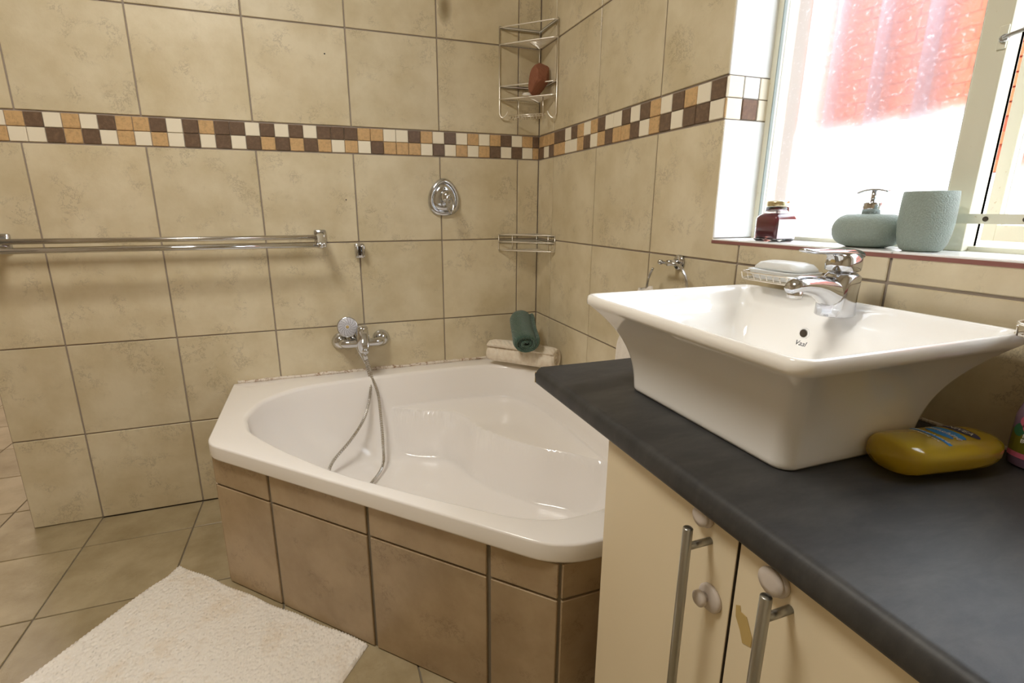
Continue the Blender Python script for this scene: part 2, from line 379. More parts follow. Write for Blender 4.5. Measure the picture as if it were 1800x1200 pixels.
# window reveal, left cheek (faces -y): white glazed tiles and the tail of the mosaic band
def cheek(a, b, z0, z1, k, nm='tile'): place_tile(wr, a, b, z0, z1, ('y', WY0), k, nm, g=.001, dep=.004, jit=.0003)
for z0, z1 in ((WZ0, ZB), (ZT, 1.75), (1.75, WZ1)): cheek(.001, .13, z0, z1, 'white_tile')
zm = (ZB+ZT)/2
for i, (a, b) in enumerate(((.001, .048), (.048, .095), (.095, .13))):
    cheek(a, b, zm, ZT, 'W' if i != 1 else 'white_tile', 'mosaic_tile'); cheek(a, b, ZB, zm, ('T', 'B', 'W')[i] if i != 0 else 'W', 'mosaic_tile')
bm = bx((-.0015, WY1, WZ0-.0105), (.0005, WY0, WZ0-.0035)); obj('sill_edge', bm, 'sill_edge', wr)
# tiled sill boards
sill = struct(obj('trim_1', bx((.0, WY1, WZ0-.011), (WT, WY0, WZ0-.0062)), 'grout'))
ss = [WY0] + [-CR-T*k for k in range(3, 6)] + [WY1]
for a, b in zip(ss, ss[1:]):
    if b < WY1: b = WY1
    if a-b > .01: obj('sill_tile', bx((-.0008, b+.001, WZ0-.006), (.125, a-.001, WZ0), bev=.0015, seg=1), 'white_tile', sill)
tr_ = struct(obj('trim_2', bx((.126, WY1, WZ0-.0062), (WT, WY0, WZ0-.001)), 'paint'))

# floor
fl = struct(obj('floor', bx((-3.8, -3.2, -.1), (.23, 3.0, -.004)), 'grout_dark'))
def ftile(x0, x1, y0, y1):
    g = .0022; k = ('f', round(x1-x0, 4), round(y1-y0, 4))
    if k not in cache:
        w2, h2 = (x1-x0)/2-g, (y1-y0)/2-g
        b = bx((-w2, -h2, -.006), (w2, h2, 0), bev=.0015, seg=1); me = bpy.data.meshes.new('tile'); bmesh.ops.recalc_face_normals(b, faces=b.faces); b.to_mesh(me); b.free(); me.materials.append(M['ftile']); cache[k] = me
    share(cache[k], 'tile', fl, ((x0+x1)/2, (y0+y1)/2, -random.uniform(0, .0005)))
fx = [-CB-T*k for k in range(1, 12)]; fy = [-.18081-T*k for k in range(-9, 9)]
for a, b in zip(fx, fx[1:]):
    for c, d in zip(fy, fy[1:]):
        if d > .119 and b > EDGE: continue
        if c > 0 and d < .12 and a > EDGE+.01:      # row the back wall stands on
            if b >= EDGE-.001: ftile(b, a, d, -.0005); continue
        if c > -.2 and d < .12 and c > 0:
            pass
        ftile(b, a, d, c)
cl = struct(obj('ceiling', bx((-3.8, -3.2, CEIL), (.23, 3.0, CEIL+.1)), 'paint'))
struct(obj('wall_left', bx((-3.8, -3.2, 0), (-3.6, 3.0, CEIL)), 'beige'))
struct(obj('wall_front', bx((-3.6, -3.2, 0), (.23, -3.05, CEIL)), 'beige'))
struct(obj('wall_far', bx((-3.6, 2.85, 0), (.23, 3.0, CEIL)), 'paint'))
struct(obj('wall_side', bx((.1, .12, 0), (.23, 2.85, CEIL)), 'paint'))

# ------------------------------------------------------------------ window
win = bpy.data.objects.new('window_1', None); C.objects.link(win); win.location = (.13, WY0, WZ0); struct(win)
FX0, FX1 = .122, .15; WY1I = WY1+.002
bm = bmesh.new()
box(bm, (FX0, WY0-.016, WZ0), (FX1+.015, WY0, WZ1)); box(bm, (FX0, WY1, WZ0), (FX1+.015, WY1+.03, WZ1))
box(bm, (FX0, WY1, WZ1-.03), (FX1+.015, WY0, WZ1)); box(bm, (FX0+.006, WY1, WZ0), (FX1+.015, WY0, WZ0+.008))
obj('window_frame', bm, 'frame', win)
obj('frame_edge', bx((FX0-.002, WY0-.0185, WZ0+.001), (FX0+.006, WY0-.016, WZ1-.03)), 'green_edge', win)
bm = bmesh.new(); box(bm, (.112, -1.512, WZ0), (.150, -1.474, WZ1-.03), bev=.0015); box(bm, (.142, -1.512, WZ0), (.148, -1.456, WZ1-.03))
obj('mullion', bm, 'frame', win)
obj('pane', bx((.136, -1.474, WZ0+.008), (.139, WY0-.016, WZ1-.03)), 'frost', win)
# casement standing ajar, hinged at the far jamb
hinge = Vector((.155, WY1+.03, 0)); ang = math.atan2(.16, .56)
cm = Matrix.Translation(hinge) @ Matrix.Rotation(-ang, 4, 'Z')
L_ = .582; bm = bmesh.new(); Z0, Z1 = WZ0+.01, WZ1-.035
for lo, hi in (((0, L_-.026, Z0), (.02, L_, Z1)), ((0, 0, Z0), (.02, .026, Z1)), ((0, .026, Z0), (.02, L_-.026, Z0+.03)), ((0, .026, Z1-.03), (.02, L_-.026, Z1))):
    box(bm, lo, hi, bev=.001, seg=1, mtx=cm)
cs = obj('casement', bm, 'frame', win)
bm = bmesh.new(); box(bm, (.009, .026, Z0+.03), (.012, L_-.026, Z1-.03), mtx=cm); obj('pane', bm, 'frost', cs)
# latch on the mullion
bm = bmesh.new(); box(bm, (.1085, -1.5115, 1.364), (.112, -1.499, 1.398), bev=.0015); lt = obj('latch', bm, 'frame', win)
bm = bmesh.new(); lathe(bm, [(.0, 0), (.006, 0), (.006, .004), (.004, .006), (0, .006)], (.109, -1.509, 1.378), (-1, 0, 0), 16)
tube(bm, catmull([(.103, -1.510, 1.378), (.099, -1.53, 1.381), (.101, -1.60, 1.39)]), .003, 8); obj('latch_lever', bm, 'steel', lt, True)
# perforated peg stay lying across
st = thing('window_stay', 'cream perforated window stay bar with open end across the window post', 'window stay', (.1, -1.49, 1.09))
bm = bmesh.new(); rings = [rrect(-1.70, 0, .215, .0078, .0077, 6)]
pts = rings[0]; prism([(p[0], p[1]) for p in pts], -.0022, .0022, bm)
for v in bm.verts: v.co = Vector((.098+v.co.z, v.co.x, 1.108+v.co.y))
obj('stay_bar', bm, 'frame', st)
for i in range(6):
    y = -1.494-.05*i; bm = bmesh.new(); lathe(bm, [(0, 0), (.0046 if i == 0 else .0035,)*1+(0,), (.004, .0008), (0, .001)], (.0958, y, 1.108), (-1, 0, 0), 14); obj('peg_hole', bm, 'dark', st)
bm = bmesh.new(); tube(bm, [(.1, -1.85, 1.108), (.15, -1.85, 1.08)], .005); obj('stay_pin', bm, 'frame', st)
# ------------------------------------------------------------------ outside
struct(obj('ground', bx((.25, -9, -.3), (12, 9, -.1)), 'ground'))
nb = thing('neighbour_building', 'white plastered building with red face brick upper wall seen through the window', 'building', (3.1, 0, -.1))
obj('plaster_wall', bx((3.0, -5, -.1), (3.3, 5, 1.34)), 'plaster', nb)
obj('plaster_wall', bx((3.0, .06, 1.34), (3.3, 5, 1.73)), 'plaster', nb)
obj('brick_backing', bx((3.02, -5, 1.34), (3.3, 1.36, 3.05)), 'mortar', nb)
obj('upper_plaster', bx((3.0, 1.36, 1.73), (3.3, 5, 3.05)), 'plaster', nb)
for y in (1.05, .72, .40):
    bm = bmesh.new(); tube(bm, [(2.93, y, 1.60), (2.93, y, 3.05)], .042, 14); obj('drain_pipe', bm, 'bar', nb, True)
bmb = bx((-.012, -.109, -.035), (.0, .109, .035), bev=.002, seg=1); bme = bpy.data.meshes.new('brick'); bmb.to_mesh(bme); bmb.free(); bme.materials.append(M['brick'])
nbr = 0
for r in range(16):
    for c in range(8):
        y = 1.24-.23*c-(.115 if r % 2 else 0); z = 1.38+.08*r
        if nbr < 290 and (z > 1.76 or y < -.05): share(bme, 'brick', nb, (3.02-random.uniform(0, .006), y, z)); nbr += 1

# ------------------------------------------------------------------ bath surround
DX0, DY0, DX1, DY1 = -1.2600, -.5310, -.5060, -1.2850
RZ = .475; AT = .427
bs = thing('bath_surround', 'beige tiled surround with dark grout boxing in the corner bath', 'bath panel', (-.7, -.6, 0))
t_ = .04; dd = t_*.4142
bm = bmesh.new(); e = .006
outl = [(-1.26+e, -.001), (-1.26+e, DY0+e*.41), (DX1+e*.41, DY1+e), (-.002, DY1+e)]
inn_ = [(-1.26+e+t_, -.001), (-1.26+e+t_, DY0+dd), (DX1+dd, DY1+e+t_), (-.002, DY1+e+t_)]
for i in range(3): prism([outl[i], outl[i+1], inn_[i+1], inn_[i]], 0, AT-.001, bm)
obj('surround_core', bm, 'grout_dark', bs)
def atile(p, q, s0, s1, z0, z1, g=.004, ge=None):
    g = .0052; d = Vector((q[0]-p[0], q[1]-p[1], 0)); L = d.length; d.normalize(); n = Vector((d.y, -d.x, 0))*1.0
    c = Vector((p[0], p[1], 0)) + d*(s0+s1)/2; w2 = (s1-s0)/2-g; h2 = (z1-z0)/2-.003
    bm = bx((-w2, -.0, -h2), (w2, .008, h2), bev=.0016, seg=1)
    a = math.atan2(d.y, d.x)
    me = bpy.data.meshes.new('tile'); bmesh.ops.recalc_face_normals(bm, faces=bm.faces); bm.to_mesh(me); bm.free(); me.materials.append(M['apron'])
    share(me, 'tile', bs, (c.x, c.y, (z0+z1)/2), (0, 0, a))
for s0, s1 in ((0, .2285), (.2285, .569), (.569, .902), (.902, 1.0663)):
    atile((DX0, DY0), (DX1, DY1), s0, s1, 0, .339); atile((DX0, DY0), (DX1, DY1), s0, s1, .339, AT)
for s0, s1 in ((0, .2), (.2, .53)):
    atile((-1.26, 0), (-1.26, DY0), s0, s1, 0, .339); atile((-1.26, 0), (-1.26, DY0), s0, s1, .339, AT)
for s0, s1 in ((0, .17), (.17, .503)):
    atile((DX1, DY1), (0, DY1), s0, s1, 0, .339); atile((DX1, DY1), (0, DY1), s0, s1, .339, AT)

# ------------------------------------------------------------------ bathtub
bath = thing('corner_bathtub', 'white acrylic corner bathtub with moulded seat set in the tiled surround', 'bathtub', (-.62, -.62, 0))
def fillet(poly, rads, n=10):
    out = []
    N = len(poly)
    for i in range(N):
        p0, p1, p2 = Vector(poly[i-1]), Vector(poly[i]), Vector(poly[(i+1) % N]); r = rads[i]
        if r == 0: out.append(p1); continue
        a, b = (p0-p1).normalized(), (p2-p1).normalized(); th = a.angle(b); d = r/math.tan(th/2)
        s, e_ = p1+a*d, p1+b*d; cen = p1+(a+b).normalized()*(r/math.sin(th/2))
        a0 = math.atan2(s.y-cen.y, s.x-cen.x); a1 = math.atan2(e_.y-cen.y, e_.x-cen.x); da = (a1-a0+PI) % (2*PI)-PI
        out += [cen+Vector((math.cos(a0+da*k/n), math.sin(a0+da*k/n)))*r for k in range(n+1)]
    return out
outer = fillet([(-.004, -.004), (-1.266, -.004), (-1.266, -.543), (-.512, -1.297), (-.004, -1.297)], [0, 0, .10, .17, 0])
innp = [(-1.174, -.415), (-1.179, -.347), (-1.146, -.241), (-1.086, -.170), (-1.015, -.130), (-.896, -.107), (-.78, -.098), (-.652, -.093), (-.534, -.088), (-.353, -.090), (-.23, -.115), (-.15, -.175), (-.10, -.30), (-.085, -.5), (-.08, -.75), (-.09, -.95), (-.13, -1.08), (-.22, -1.16), (-.33, -1.192), (-.403, -1.203), (-.466, -1.202), (-.515, -1.186), (-.569, -1.156), (-.637, -1.099), (-.716, -1.028), (-.790, -.958), (-.870, -.882), (-.938, -.808), (-1.000, -.730), (-1.062, -.645), (-1.118, -.56), (-1.157, -.489)]
inner = [Vector((p.x, p.y)) for p in catmull([(x, y, 0) for x, y in innp], 6, True)]
O2 = Vector((-.60, -.60))
def rayhit(poly, a):
    d = Vector((math.cos(a), math.sin(a))); best = 0
    for i in range(len(poly)):
        p, q = poly[i-1]-O2, poly[i]-O2; e = q-p; den = d.x*e.y-d.y*e.x
        if abs(den) < 1e-12: continue
        t = (p.x*e.y-p.y*e.x)/den; u = (p.x*d.y-p.y*d.x)/den
        if t > 0 and -1e-6 <= u <= 1+1e-6: best = max(best, t)
    return best
angs = sorted([2*PI*k/300-PI for k in range(300)] + [math.atan2(y+.60, x+.60) for x, y in ((-.004, -.004), (-1.266, -.004), (-.004, -1.297))])
seatp = [(-.80, .02), (-.70, -.10), (-.593, -.166), (-.49, -.215), (-.435, -.29), (-.405, -.42), (-.35, -.525), (-.267, -.63), (-.207, -.68), (-.165, -.72), (-.10, -.80), (.0, -.90)]
seatc = [Vector((p.x, p.y)) for p in catmull([(x, y, 0) for x, y in seatp], 6)]
def seatdist(x, y):
    best, s = 9, 1
    q = Vector((x, y))
    for a, b in zip(seatc, seatc[1:]):
        e = b-a; t = max(0, min(1, (q-a).dot(e)/e.length_squared)); c = a+e*t; d = (q-c).length
        if d < best: best = d; cr_ = e.x*(q.y-a.y)-e.y*(q.x-a.x); s = 1 if cr_ > 0 else -1
    return best*s
def sm(t): t = max(0, min(1, t)); return t*t*(3-2*t)
ZF, ZS = .135, .335
bm = bmesh.new(); rings = []
def ringf(fn): rings.append([fn(a) for a in angs])
RO = [rayhit(outer, a) for a in angs]; RI = [rayhit(inner, a) for a in angs]
def ring(rad, z): rings.append([(O2.x+r*math.cos(a), O2.y+r*math.sin(a), zz) for a, r, zz in zip(angs, rad, z if hasattr(z, '__len__') else [z]*len(angs))])
ring([r-.012 for r in RO], RZ-.046); ring([r-.001 for r in RO], RZ-.044); ring(RO, RZ-.040); ring(RO, RZ-.007)
for k in range(1, 5):
    th = k/4*PI/2; ring([r-.006*(1-math.cos(th)) for r in RO], RZ-.007+.006*math.sin(th))
ring([ri+(ro-ri)*.5 for ri, ro in zip(RI, RO)], RZ-.001)
for k in range(0, 6):
    th = k/5*PI/2*.8; ring([r+.012-.018*math.sin(th) for r in RI], RZ-.001-.018*(1-math.cos(th)))
zr = RZ-.001-.018*(1-math.cos(PI/2*.8))
base = [r+.012-.018*math.sin(PI/2*.8) for r in RI]
NR = 64
for k in range(1, NR+1):
    t = (k/NR)**1.25; zz = []; rr = []
    for a, b in zip(angs, base):
        r = b*(1-t) + .004*t; dist = b-r; left = sm((-math.cos(a)-.35)/.6)
        wdt = .13+.30*left; n_ = 2.3-.6*left; u = min(1, dist/wdt)
        z = ZF+(zr-ZF)*(1-(1-(1-u)**n_)**(1/n_))
        x, y = O2.x+r*math.cos(a), O2.y+r*math.sin(a); sdv = seatdist(x, y)
        bed = ZF+(ZS-ZF)*max(0, min(1, (sdv+.040)/.040))**2.0
        h = max(0, 1-abs(z-bed)/.03); z = max(z, bed)+h*h*.0075
        zz.append(min(z, zr-.0005*k)); rr.append(r)
    ring(rr, zz)
loft(bm, rings, cap0=False, cap1=True)
obj('bath_shell', bm, 'acrylic', bath, True)
bm = bmesh.new(); lathe(bm, [(0, .0), (.033, .0), (.035, .002), (.03, .004), (.02, .003), (0, .002)], (-.70, -.72, ZF+.0005)); obj('drain', bm, 'chrome', bath, True)
# sealant bead where the rim meets the walls
bm = bmesh.new(); pts = [(-1.25+i*.0205, -.003+random.uniform(-.0006, .001), RZ+.0025+random.uniform(-.001, .0015)) for i in range(61)]
tube(bm, pts, [random.uniform(.005, .009) for _ in pts], 6)
s_ = tag(obj('sealant_bead', bm, 'sealant', None, True), 'cracked off-white sealant bead between bath rim and back wall', 'sealant')
bm = bmesh.new(); pts = [(-.003, -.01-i*.02, RZ+.002+random.uniform(-.001, .001)) for i in range(62)]
tube(bm, pts, [random.uniform(.003, .005) for _ in pts], 6)
tag(obj('sealant_bead', bm, 'sealant', None, True), 'sealant bead between bath rim and the window wall', 'sealant')

# ------------------------------------------------------------------ cabinet and counter
KY0, KX = -1.375, -.47
cabm = thing('vanity_cabinet', 'cream bathroom vanity cabinet with steel bar handles under the charcoal counter', 'cabinet', (-.23, -2.0, 0))
bm = bmesh.new()
box(bm, (KX+.019, KY0-.018, .08), (-.004, KY0, .752)); box(bm, (KX+.019, -2.75, .08), (-.004, -2.732, .752)); box(bm, (KX+.019, -2.732, .08), (-.004, KY0-.018, .10))
box(bm, (KX+.05, -2.75, 0), (KX+.07, KY0, .08)); box(bm, (KX+.019, -2.732, .70), (KX+.04, KY0-.018, .752)); box(bm, (-.016, -2.732, .1), (-.004, KY0-.018, .752))
obj('cabinet_body', bm, 'cab', cabm)
def bar_handle(parent, y, z0, z1):
    bm = bmesh.new(); x = -.508; r = .0062
    lathe(bm, [(0, 0), (r-.001, 0), (r, .001), (r, z1-z0-.001), (r-.001, z1-z0), (0, z1-z0)], (x, y, z0), seg=20)
    for z in (z1-.028, z0+.028): tube(bm, [(x, y, z), (KX, y, z)], .0048, 12)
    return obj('handle', bm, 'steel', parent, True)
def door(y0, y1):
    return obj('door', bx((KX, y1, .085), (KX+.018, y0, .749), bev=.0015), 'cab', cabm)
d1 = door(KY0, -1.6645); d2 = door(-1.6685, -2.06); d3 = door(-2.064, -2.40); d4 = door(-2.404, -2.75)
bar_handle(d1, -1.622, .33, .737); bar_handle(d2, -1.741, .33, .735); bar_handle(d3, -2.36, .33, .735)
obj('door_edge', bx((KX+.001, -1.6652, .086), (KX+.017, -1.6644, .748)), 'dark', d1)
def latch(name, lab, y, z, r, kn):
    t = thing(name, lab, 'child safety lock', (KX, y, z), 'child locks on the cabinet doors')
    bm = bmesh.new(); lathe(bm, [(0, 0), (r, 0), (r, .0035), (r-.002, .006), (0, .0065)], (KX-.0004, y, z), (-1, 0, 0), 28); obj('disc', bm, 'latch', t, True)
    bm = bmesh.new()
    if kn: lathe(bm, [(0, 0), (.006, 0), (.006, .005), (.0105, .007), (.0105, .012), (.008, .014), (0, .0145)], (KX-.0065, y+.004, z), (-1, 0, 0), 24)
    else: lathe(bm, [(0, 0), (r*.92, 0), (r*.98, .002), (r*.95, .004), (r*.5, .005), (0, .0052)], (KX-.0062, y+.0015, z+.001), (-1, 0, 0), 28)
    obj('knob', bm, 'latch', t, True)
latch('safety_latch', 'round grey-white child lock high on the left cabinet door, tucked under the counter', -1.611, .737, .0135, False)
latch('safety_latch', 'grey-white child lock disc with small protruding knob beside the door gap', -1.635, .633, .0185, True)
latch('safety_latch', 'largest round grey-white child lock, above the right door handle', -1.722, .727, .0165, False)
bm = prism([(-1.674, .655), (-1.680, .659), (-1.682, .652), (-1.691, .652), (-1.702, .632), (-1.702, .619), (-1.690, .614), (-1.684, .628), (-1.676, .640)], 0, .0006)
for v in bm.verts: v.co = Vector((KX-.0003-v.co.z, v.co.x, v.co.y))
obj('glue_residue', bm, 'residue', d2)

CZ, CT = .788, .036
bm = bmesh.new(); prof = []
x0, xb = -.4905, -.003
prof = [(xb, CZ), (xb, CZ-CT)] + [(x0+.004, CZ-CT)]
for k in range(9):
    a = math.radians(180-0-k*90/8); prof.append((x0+.014+.014*math.cos(a), CZ-.016+.016*math.sin(a)))
prof.insert(3, (x0, CZ-CT+.006))
V = [[bm.verts.new((x, y, z)) for x, z in prof] for y in (-1.103, -2.78)]
n = len(prof); bm.faces.new(V[0]); bm.faces.new(V[1][::-1])
for i in range(n): bm.faces.new((V[0][i], V[1][i], V[1][(i+1) % n], V[0][(i+1) % n]))
es = [e for e in bm.edges if all(abs(v.co.y+1.103) < 1e-6 for v in e.verts) and min(v.co.z for v in e.verts) > CZ-CT+.004]
bmesh.ops.bevel(bm, geom=es, offset=.005, segments=3, affect='EDGES')
ct = tag(obj('countertop', bm, 'counter', None, True), 'charcoal laminate countertop with rounded front edge carrying the white basin', 'countertop')
mod = ct.modifiers.new('es', 'EDGE_SPLIT'); mod.split_angle = math.radians(35)
bm = bmesh.new(); tube(bm, [(-.006, -1.36-.01*i, CZ+.002) for i in range(140)], .0035, 6)
tag(obj('sealant_bead', bm, 'sealant', None, True), 'thin pale sealant line where charcoal counter meets the window wall', 'sealant')

bm = bmesh.new(); rnd = random.Random(2)
for k in range(7):
    z = CZ-.012-.0034*k; r_ = rnd.uniform(.0012, .0028); box(bm, (x0+.0005, -1.1032, z-.0017), (x0+.006+r_, -1.1018, z+.0017), bev=.0005, seg=1)
obj('chipped_edge', bm, 'residue', ct)
# ------------------------------------------------------------------ basin
bas = thing('vessel_basin', 'white rectangular ceramic vessel basin with flared sides on the counter', 'basin', (-.24, -1.455, CZ))
BX, BY = -.24, -1.455; HB = (.130, .176); HR = (.2035, .2375); RZB = .9665; H = RZB-CZ
def outp(t):
    f = .10*t+.90*t**2.6
    return HB[0]+(HR[0]-HB[0])*f, HB[1]+(HR[1]-HB[1])*f
N6 = 14
rings = []
rings.append([(x, y, CZ+.0) for x, y in rrect(BX, BY, HB[0]-.008, HB[1]-.008, .02, N6)])
rings.append([(x, y, CZ+.002) for x, y in rrect(BX, BY, HB[0]-.002, HB[1]-.002, .024, N6)])
for k in range(0, 25):
    t = k/24; hx, hy = outp(t); z = CZ+.006+(H-.022)*t
    rings.append([(x, y, z) for x, y in rrect(BX, BY, hx, hy, .026-.004*t, N6)])
for k in range(1, 7):
    th = k/6*PI; o_ = .0085*math.sin(th)*.35 + .0
    off = -.009*(1-math.cos(th))/2*1.1+.0015*math.sin(th); z = RZB-.016+.016*math.sin(min(th, PI/2)) if th < PI/2 else RZB-.0035*(1-math.sin(th))
    rings.append([(x, y, z) for x, y in rrect(BX, BY, HR[0]+off, HR[1]+off, .022, N6)])
# bowl interior: follows the outer flare at wall thickness, then a flat floor with the tap deck at the back
def deck(x, y):
    dx = sm((x-(-.158+.010*((y-BY)/.06)**2))/.012); dy = 1-sm((abs(y-BY-.002)-.064)/.014)
    return dx*dy
def dz(x, y, z):
    k = deck(x, y); return max(z, .812+(.9475-.812)*k) if k > .01 else z
for k in range(0, 31):
    t = 1-k/30*.90; hx, hy = outp(t); z = CZ+.006+(H-.022)*t
    o_ = .0115+.006*min(1, k/6)+.02*max(0, (k-22)/8)**2; z = z+(.012 if k == 0 else .010*(1-min(1, k/3)))
    hx, hy = hx-o_, hy-o_
    rings.append([(x, y, dz(x, y, max(z, .808))) for x, y in rrect(BX, BY, hx, hy, .022+.010*k/30, N6)])
for k in range(1, 40):
    q = 1-k/40; rings.append([(x, y, dz(x, y, .808+.004*q)) for x, y in rrect(BX, BY, hx*q, hy*q, .032*q, N6)])
bm = bmesh.new(); loft(bm, rings); obj('bowl', bm, 'ceramic', bas, True)
bm = bmesh.new(); lathe(bm, [(.0, -.004), (.0068, -.004), (.0068, .0005), (.0088, .0012), (.0095, .0), (.0095, -.002)], (-.1475, -1.453, .9185), (-1, 0, .12), 24); obj('overflow_ring', bm, 'ceramic', bas, True)
bm = bmesh.new(); lathe(bm, [(0, 0), (.0064, 0), (.0064, .001), (0, .001)], (-.1483, -1.453, .9185), (-1, 0, .12), 20); obj('overflow_hole', bm, M['dark'], bas)
text_mesh('lettering', 'Vaal', .0125, (-.1545, -1.454, .898), (0, -1, 0), (0, 0, 1), 'ink', bas, .45, .0003)
bm = bmesh.new(); lathe(bm, [(0, 0), (.03, 0), (.031, .002), (0, .003)], (-.25, BY, .8125)); obj('drain', bm, 'chrome', bas, True)

# ------------------------------------------------------------------ basin tap
tp = thing('basin_mixer_tap', 'chrome single lever basin mixer tap standing on the basin rim', 'tap', (-.085, -1.455, .9475))
tx, ty, tz = -.088, -1.457, .9470
def ell(cx, cy, z, rx, ry, n=28, p=2.4):
    out = []
    for k in range(n):
        a = 2*PI*k/n; c, s = math.cos(a), math.sin(a)
        out.append((cx+rx*math.copysign(abs(c)**(2/p), c), cy+ry*math.copysign(abs(s)**(2/p), s), z))
    return out
bm = bmesh.new()
loft(bm, [ell(tx, ty, tz, .030, .024), ell(tx, ty, tz+.002, .032, .026), ell(tx-.001, ty, tz+.015, .031, .0255), ell(tx, ty, tz+.035, .030, .0255), ell(tx+.003, ty, tz+.055, .028, .0255), ell(tx+.005, ty, tz+.067, .0255, .025), ell(tx+.004, ty, tz+.070, .0235, .023), ell(tx+.003, ty, tz+.074, .0195, .019)])
obj('tap_body', bm, 'chrome', tp, True)
bm = bmesh.new(); rings = []
for x, z, ry, rz in ((-.080, .978, .025, .034), (-.100, .981, .023, .032), (-.118, .989, .0205, .026), (-.130, .995, .019, .0215), (-.150, 1.001, .0175, .0165), (-.175, 1.0035, .016, .0145), (-.192, 1.002, .0145, .0125), (-.199, .999, .011, .009), (-.2015, .997, .005, .004)):
    rings.append([(x, ty+ry*math.cos(2*PI*k/24), z+rz*math.sin(2*PI*k/24)) for k in range(24)])
loft(bm, rings); obj('spout', bm, 'chrome', tp, True)
bm = bmesh.new(); lathe(bm, [(0, 0), (.0105, 0), (.0115, .002), (.0115, .014), (0, .014)], (-.186, ty, .982), seg=24); obj('aerator', bm, 'chrome_worn', tp, True)
bm = bmesh.new(); rings = []
for z, rx, ry, cx in ((1.0225, .021, .0215, .003), (1.025, .025, .0245, .002), (1.035, .0265, .0245, .002), (1.046, .0255, .023, .003), (1.053, .021, .019, .004), (1.057, .013, .012, .005), (1.0585, .004, .004, .005)):
    rings.append(ell(tx+cx, ty, z, rx, ry))
loft(bm, rings); obj('lever_dome', bm, 'chrome', tp, True)
bm = bmesh.new(); rings = []
for x, z, ry, rz in ((-.064, 1.049, .019, .009), (-.085, 1.053, .0195, .008), (-.110, 1.055, .018, .0055), (-.135, 1.056, .0165, .0045), (-.160, 1.057, .015, .004), (-.178, 1.059, .012, .0035), (-.184, 1.060, .006, .0025)):
    rings.append([(x, ty+ry*math.cos(2*PI*k/20), z+rz*math.sin(2*PI*k/20)) for k in range(20)])
loft(bm, rings); lv = obj('lever', bm, 'chrome', tp, True)
bm = bmesh.new(); rings = []
for z, x0_, x1_ in ((1.022, -.1035, -.075), (1.036, -.109, -.075), (1.048, -.117, -.075), (1.054, -.125, -.075)):
    rings.append(ell((x0_+x1_)/2, ty, z, (x1_-x0_)/2, .015, 20, 3))
loft(bm, rings); obj('lever_neck', bm, 'chrome', tp, True)
bm = bmesh.new(); lathe(bm, [(0, 0), (.0042, 0), (.0042, .0008), (0, .001)], (-.1115, ty, 1.039), (-1, 0, -.35), 16); obj('indicator', bm, 'residue', tp)

# ------------------------------------------------------------------ soap tray + soap box on the right wall behind the tap
def wire_tray(name, lab, y0, y1, z, xr=-.098):
    t = thing(name, lab, 'soap rack', (-.01, (y0+y1)/2, z)); bm = bmesh.new(); yc = (y0+y1)/2; w2 = (y1-y0)/2*-1
    rim = [(-.05+ (.048)*math.cos(a), yc+abs(y1-y0)/2*math.sin(a), z) for a in [2*PI*k/36 for k in range(36)]]
    rim = [(-.052+x, y, z) for x, y in rrect(0, yc, .046, abs(y1-y0)/2, .03, 6)]
    tube(bm, rim, .0018, 6, closed=True); tube(bm, [(p[0]*1.0, p[1], z-.014) for p in rim], .0015, 6, closed=True)
    obj('rack_rim', bm, 'wire', t, True); bm = bmesh.new()
    for k in range(9):
        y = yc-abs(y1-y0)/2*.85+abs(y1-y0)*.85*k/8; tube(bm, [(-.006, y, z-.001), (-.010, y, z-.014), (-.092, y, z-.014), (-.0965, y, z-.001)], .0012, 6)
    obj('rack_wires', bm, 'wire', t, True)
    bm = bmesh.new(); lathe(bm, [(0, 0), (.016, 0), (.016, .004), (.008, .008), (0, .008)], (-.0002, yc, z-.005), (-1, 0, 0), 20); tube(bm, [(-.006, yc, z-.005), (-.02, yc, z-.002)], .004, 8); obj('wall_mount', bm, 'chrome', t, True)
    return t
wire_tray('wire_soap_rack', 'chrome wire soap rack on the tiles behind the basin tap', -1.242, -1.387, 1.000)
t = thing('soap_box', 'milky white plastic soap box resting in the wire rack behind the tap', 'soap box', (-.055, -1.272, .99))
bm = bmesh.new(); c_ = (-.054, -1.316)
loft(bm, [[(x, y, z) for x, y in rrect(c_[0], c_[1], hx, hy, r, 6)] for z, hx, hy, r in ((.9885, .028, .048, .015), (.990, .032, .052, .018), (1.004, .038, .060, .02), (1.007, .040, .062, .02), (1.0075, .037, .059, .02), (.996, .032, .054, .018))])
obj('box_base', bm, 'plastic_white', t, True)
bm = bmesh.new(); loft(bm, [[(x, y, z) for x, y in rrect(c_[0]+.004, c_[1], hx, hy, r, 6)] for z, hx, hy, r in ((1.0078, .033, .056, .02), (1.013, .032, .055, .02), (1.021, .027, .048, .02), (1.024, .018, .036, .016))])
obj('box_lid', bm, 'plastic_white', t, True)
wire_tray('wire_soap_rack', 'chrome soap rack at the right picture edge beside the basin corner', -1.690, -1.82, .983)
bm = bx((-.085, -1.80, .9845), (-.025, -1.708, 1.0), bev=.006, seg=3); tag(obj('soap_bar', bm, mat('red_soap', lin((150, 40, 50)), .4), None, True), 'dark red soap bar in the rack at the right edge', 'soap')

